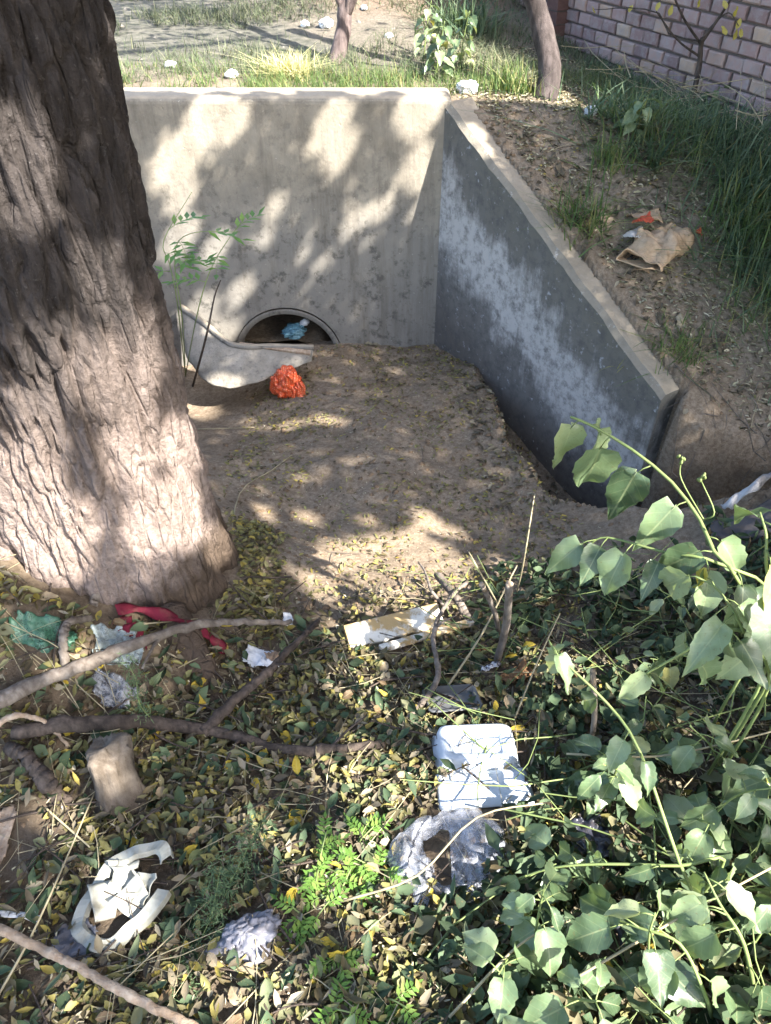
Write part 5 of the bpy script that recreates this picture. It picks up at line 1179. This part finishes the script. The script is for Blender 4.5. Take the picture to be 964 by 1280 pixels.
twigs('twig_litter', 'small dark twigs strewn through the foreground litter', 420, -1.2, 1.2, .1, 1.75, (.04, .2), (.0012, .0035), M['darktwig'])
twigs('green_stem_litter', 'cut green stems lying through the weed patch', 150, .1, 1.3, .1, 1.9, (.12, .45), (.0012, .0028), M['vinestem'], None, (.02, .12), .3)
twigs('twig_litter', 'small twigs on the bare mound', 60, -.6, .8, 1.7, 3.7, (.03, .14), (.0008, .002), M['twig'], None, (.002, .006), .03)
twigs('root_hairs', 'dry roots and straw hanging on the pit bank', 140, 1.15, 2.0, 2.0, 2.75, (.05, .25), (.001, .003), M['twig'], None, (.005, .02), .05)
twigs('bank_straw', 'pale dry stems tangled in the weeds by the brick wall', 90, .8, 2.4, 2.7, 4.8, (.12, .5), (.0015, .003), M['straw'], lambda x, y: 1.0 if 0.08 < wl(x, y) < .5 and notwall(x, y) else 0, (.05, .2), .3)
twigs('bank_straw', 'small dry stems on the bank soil', 160, .4, 2.2, 2.5, 4.4, (.03, .12), (.0008, .002), M['straw'], lambda x, y: float(notwall(x, y)), (.003, .01), .05)
# hero straw stems
for lab, pix in [('long straw stem leaning beside the cut stump', [(-5, 1262, .02), (60, 1165, .06), (125, 1005, .05)]), ('thin straw stem crossing the litter above the broken rim', [(62, 1018, .03), (120, 1072, .05)]), ('straw stem lying over the torn red cloth', [(175, 790, .03), (250, 785, .04)]), ('yellow straw stem lying on the mound beside the trunk', [(248, 538, .008), (318, 536, .008)]), ('curving dry runner beside the trunk foot', [(275, 660, .01), (300, 620, .012), (340, 590, .01), (365, 570, .006)]), ('long thin stem arching over the weed patch below the foam box', [(425, 1135, .03), (520, 1115, .08), (590, 1060, .14), (680, 1030, .1)]),
                 ('thin straw stem crossing the lower litter', [(560, 1280, .04), (640, 1210, .12), (700, 1180, .12)]), ('straw stem leaning at the edge of the weed patch', [(640, 910, .02), (665, 860, .12), (690, 810, .16)]), ('long horizontal green stem crossing the weed patch', [(700, 970, .1), (800, 985, .14), (880, 975, .16), (975, 955, .18)]), ('pale dry stem lying across the lower weed patch', [(700, 1250, .1), (830, 1190, .2), (975, 1110, .2)])]:
    pts = spline([castg(u, v, h) for u, v, h in pix], 14); b = pts[0].copy(); m = MB(); m.tube(pts, .0028, .0018, 5); tag(m.build('straw_stem', M['straw'], None, b), lab, 'stem')
# soil clods and pebbles
def clods(name, label, n, x0, x1, y0, y1, smin, smax, mat, dens=None):
    base = np.array([v for v in ((1, 0, 0), (-1, 0, 0), (0, 1, 0), (0, -1, 0), (0, 0, 1), (0, 0, -1), (.6, .6, .6), (-.6, .6, .6), (.6, -.6, .6), (-.6, -.6, .6))], float)
    tri = np.array([[0, 6, 8], [0, 2, 6], [2, 7, 6], [2, 1, 7], [1, 9, 7], [1, 3, 9], [3, 8, 9], [3, 0, 8], [4, 6, 7], [4, 7, 9], [4, 9, 8], [4, 8, 6], [5, 2, 0], [5, 1, 2], [5, 3, 1], [5, 0, 3]])
    p = scatter(n, x0, x1, y0, y1, dens or (lambda x, y: np.ones_like(x))); p = p[~blocked(p[:, 0], p[:, 1])]; k = len(p); s_ = smin*(smax/smin)**(RNG.uniform(0, 1, k)**2.5)
    V = p[:, None]+base[None]*s_[:, None, None]*RNG.uniform(.65, 1.25, (k, 10, 1))*np.array([1, 1, .7]); F = (tri[None]+(np.arange(k)*10)[:, None, None]).reshape(-1, 3)
    o = link(name, mesh_np(name, V.reshape(-1, 3), F), mat); o['label'] = label; o['category'] = 'clods'; o['kind'] = 'stuff'
clods('soil_clods', 'small crumbled soil clods on the mound', 9000, -.75, .8, 1.5, 3.78, .0025, .017, M['clod'], lambda x, y: .25+.75*(fbm(x*4, y*4, 31, 3) > .5))
clods('soil_clods', 'small soil clods and pebbles on the bank and pit face', 5000, .4, 2.2, 2.0, 4.6, .003, .015, M['clod'], lambda x, y: notwall(x, y)*.7+.3*(y < 2.7))
clods('soil_clods', 'crumbled dark soil in the foreground', 4000, -1.5, 1.3, .05, 1.8, .003, .012, M['clod'])
clods('gravel', 'stones and rubble on the far ground', 500, -3, 1.0, 4.7, 9, .005, .022, plain_mat('grey_stone', (.24, .22, .19), .9, .2, .3, .4))
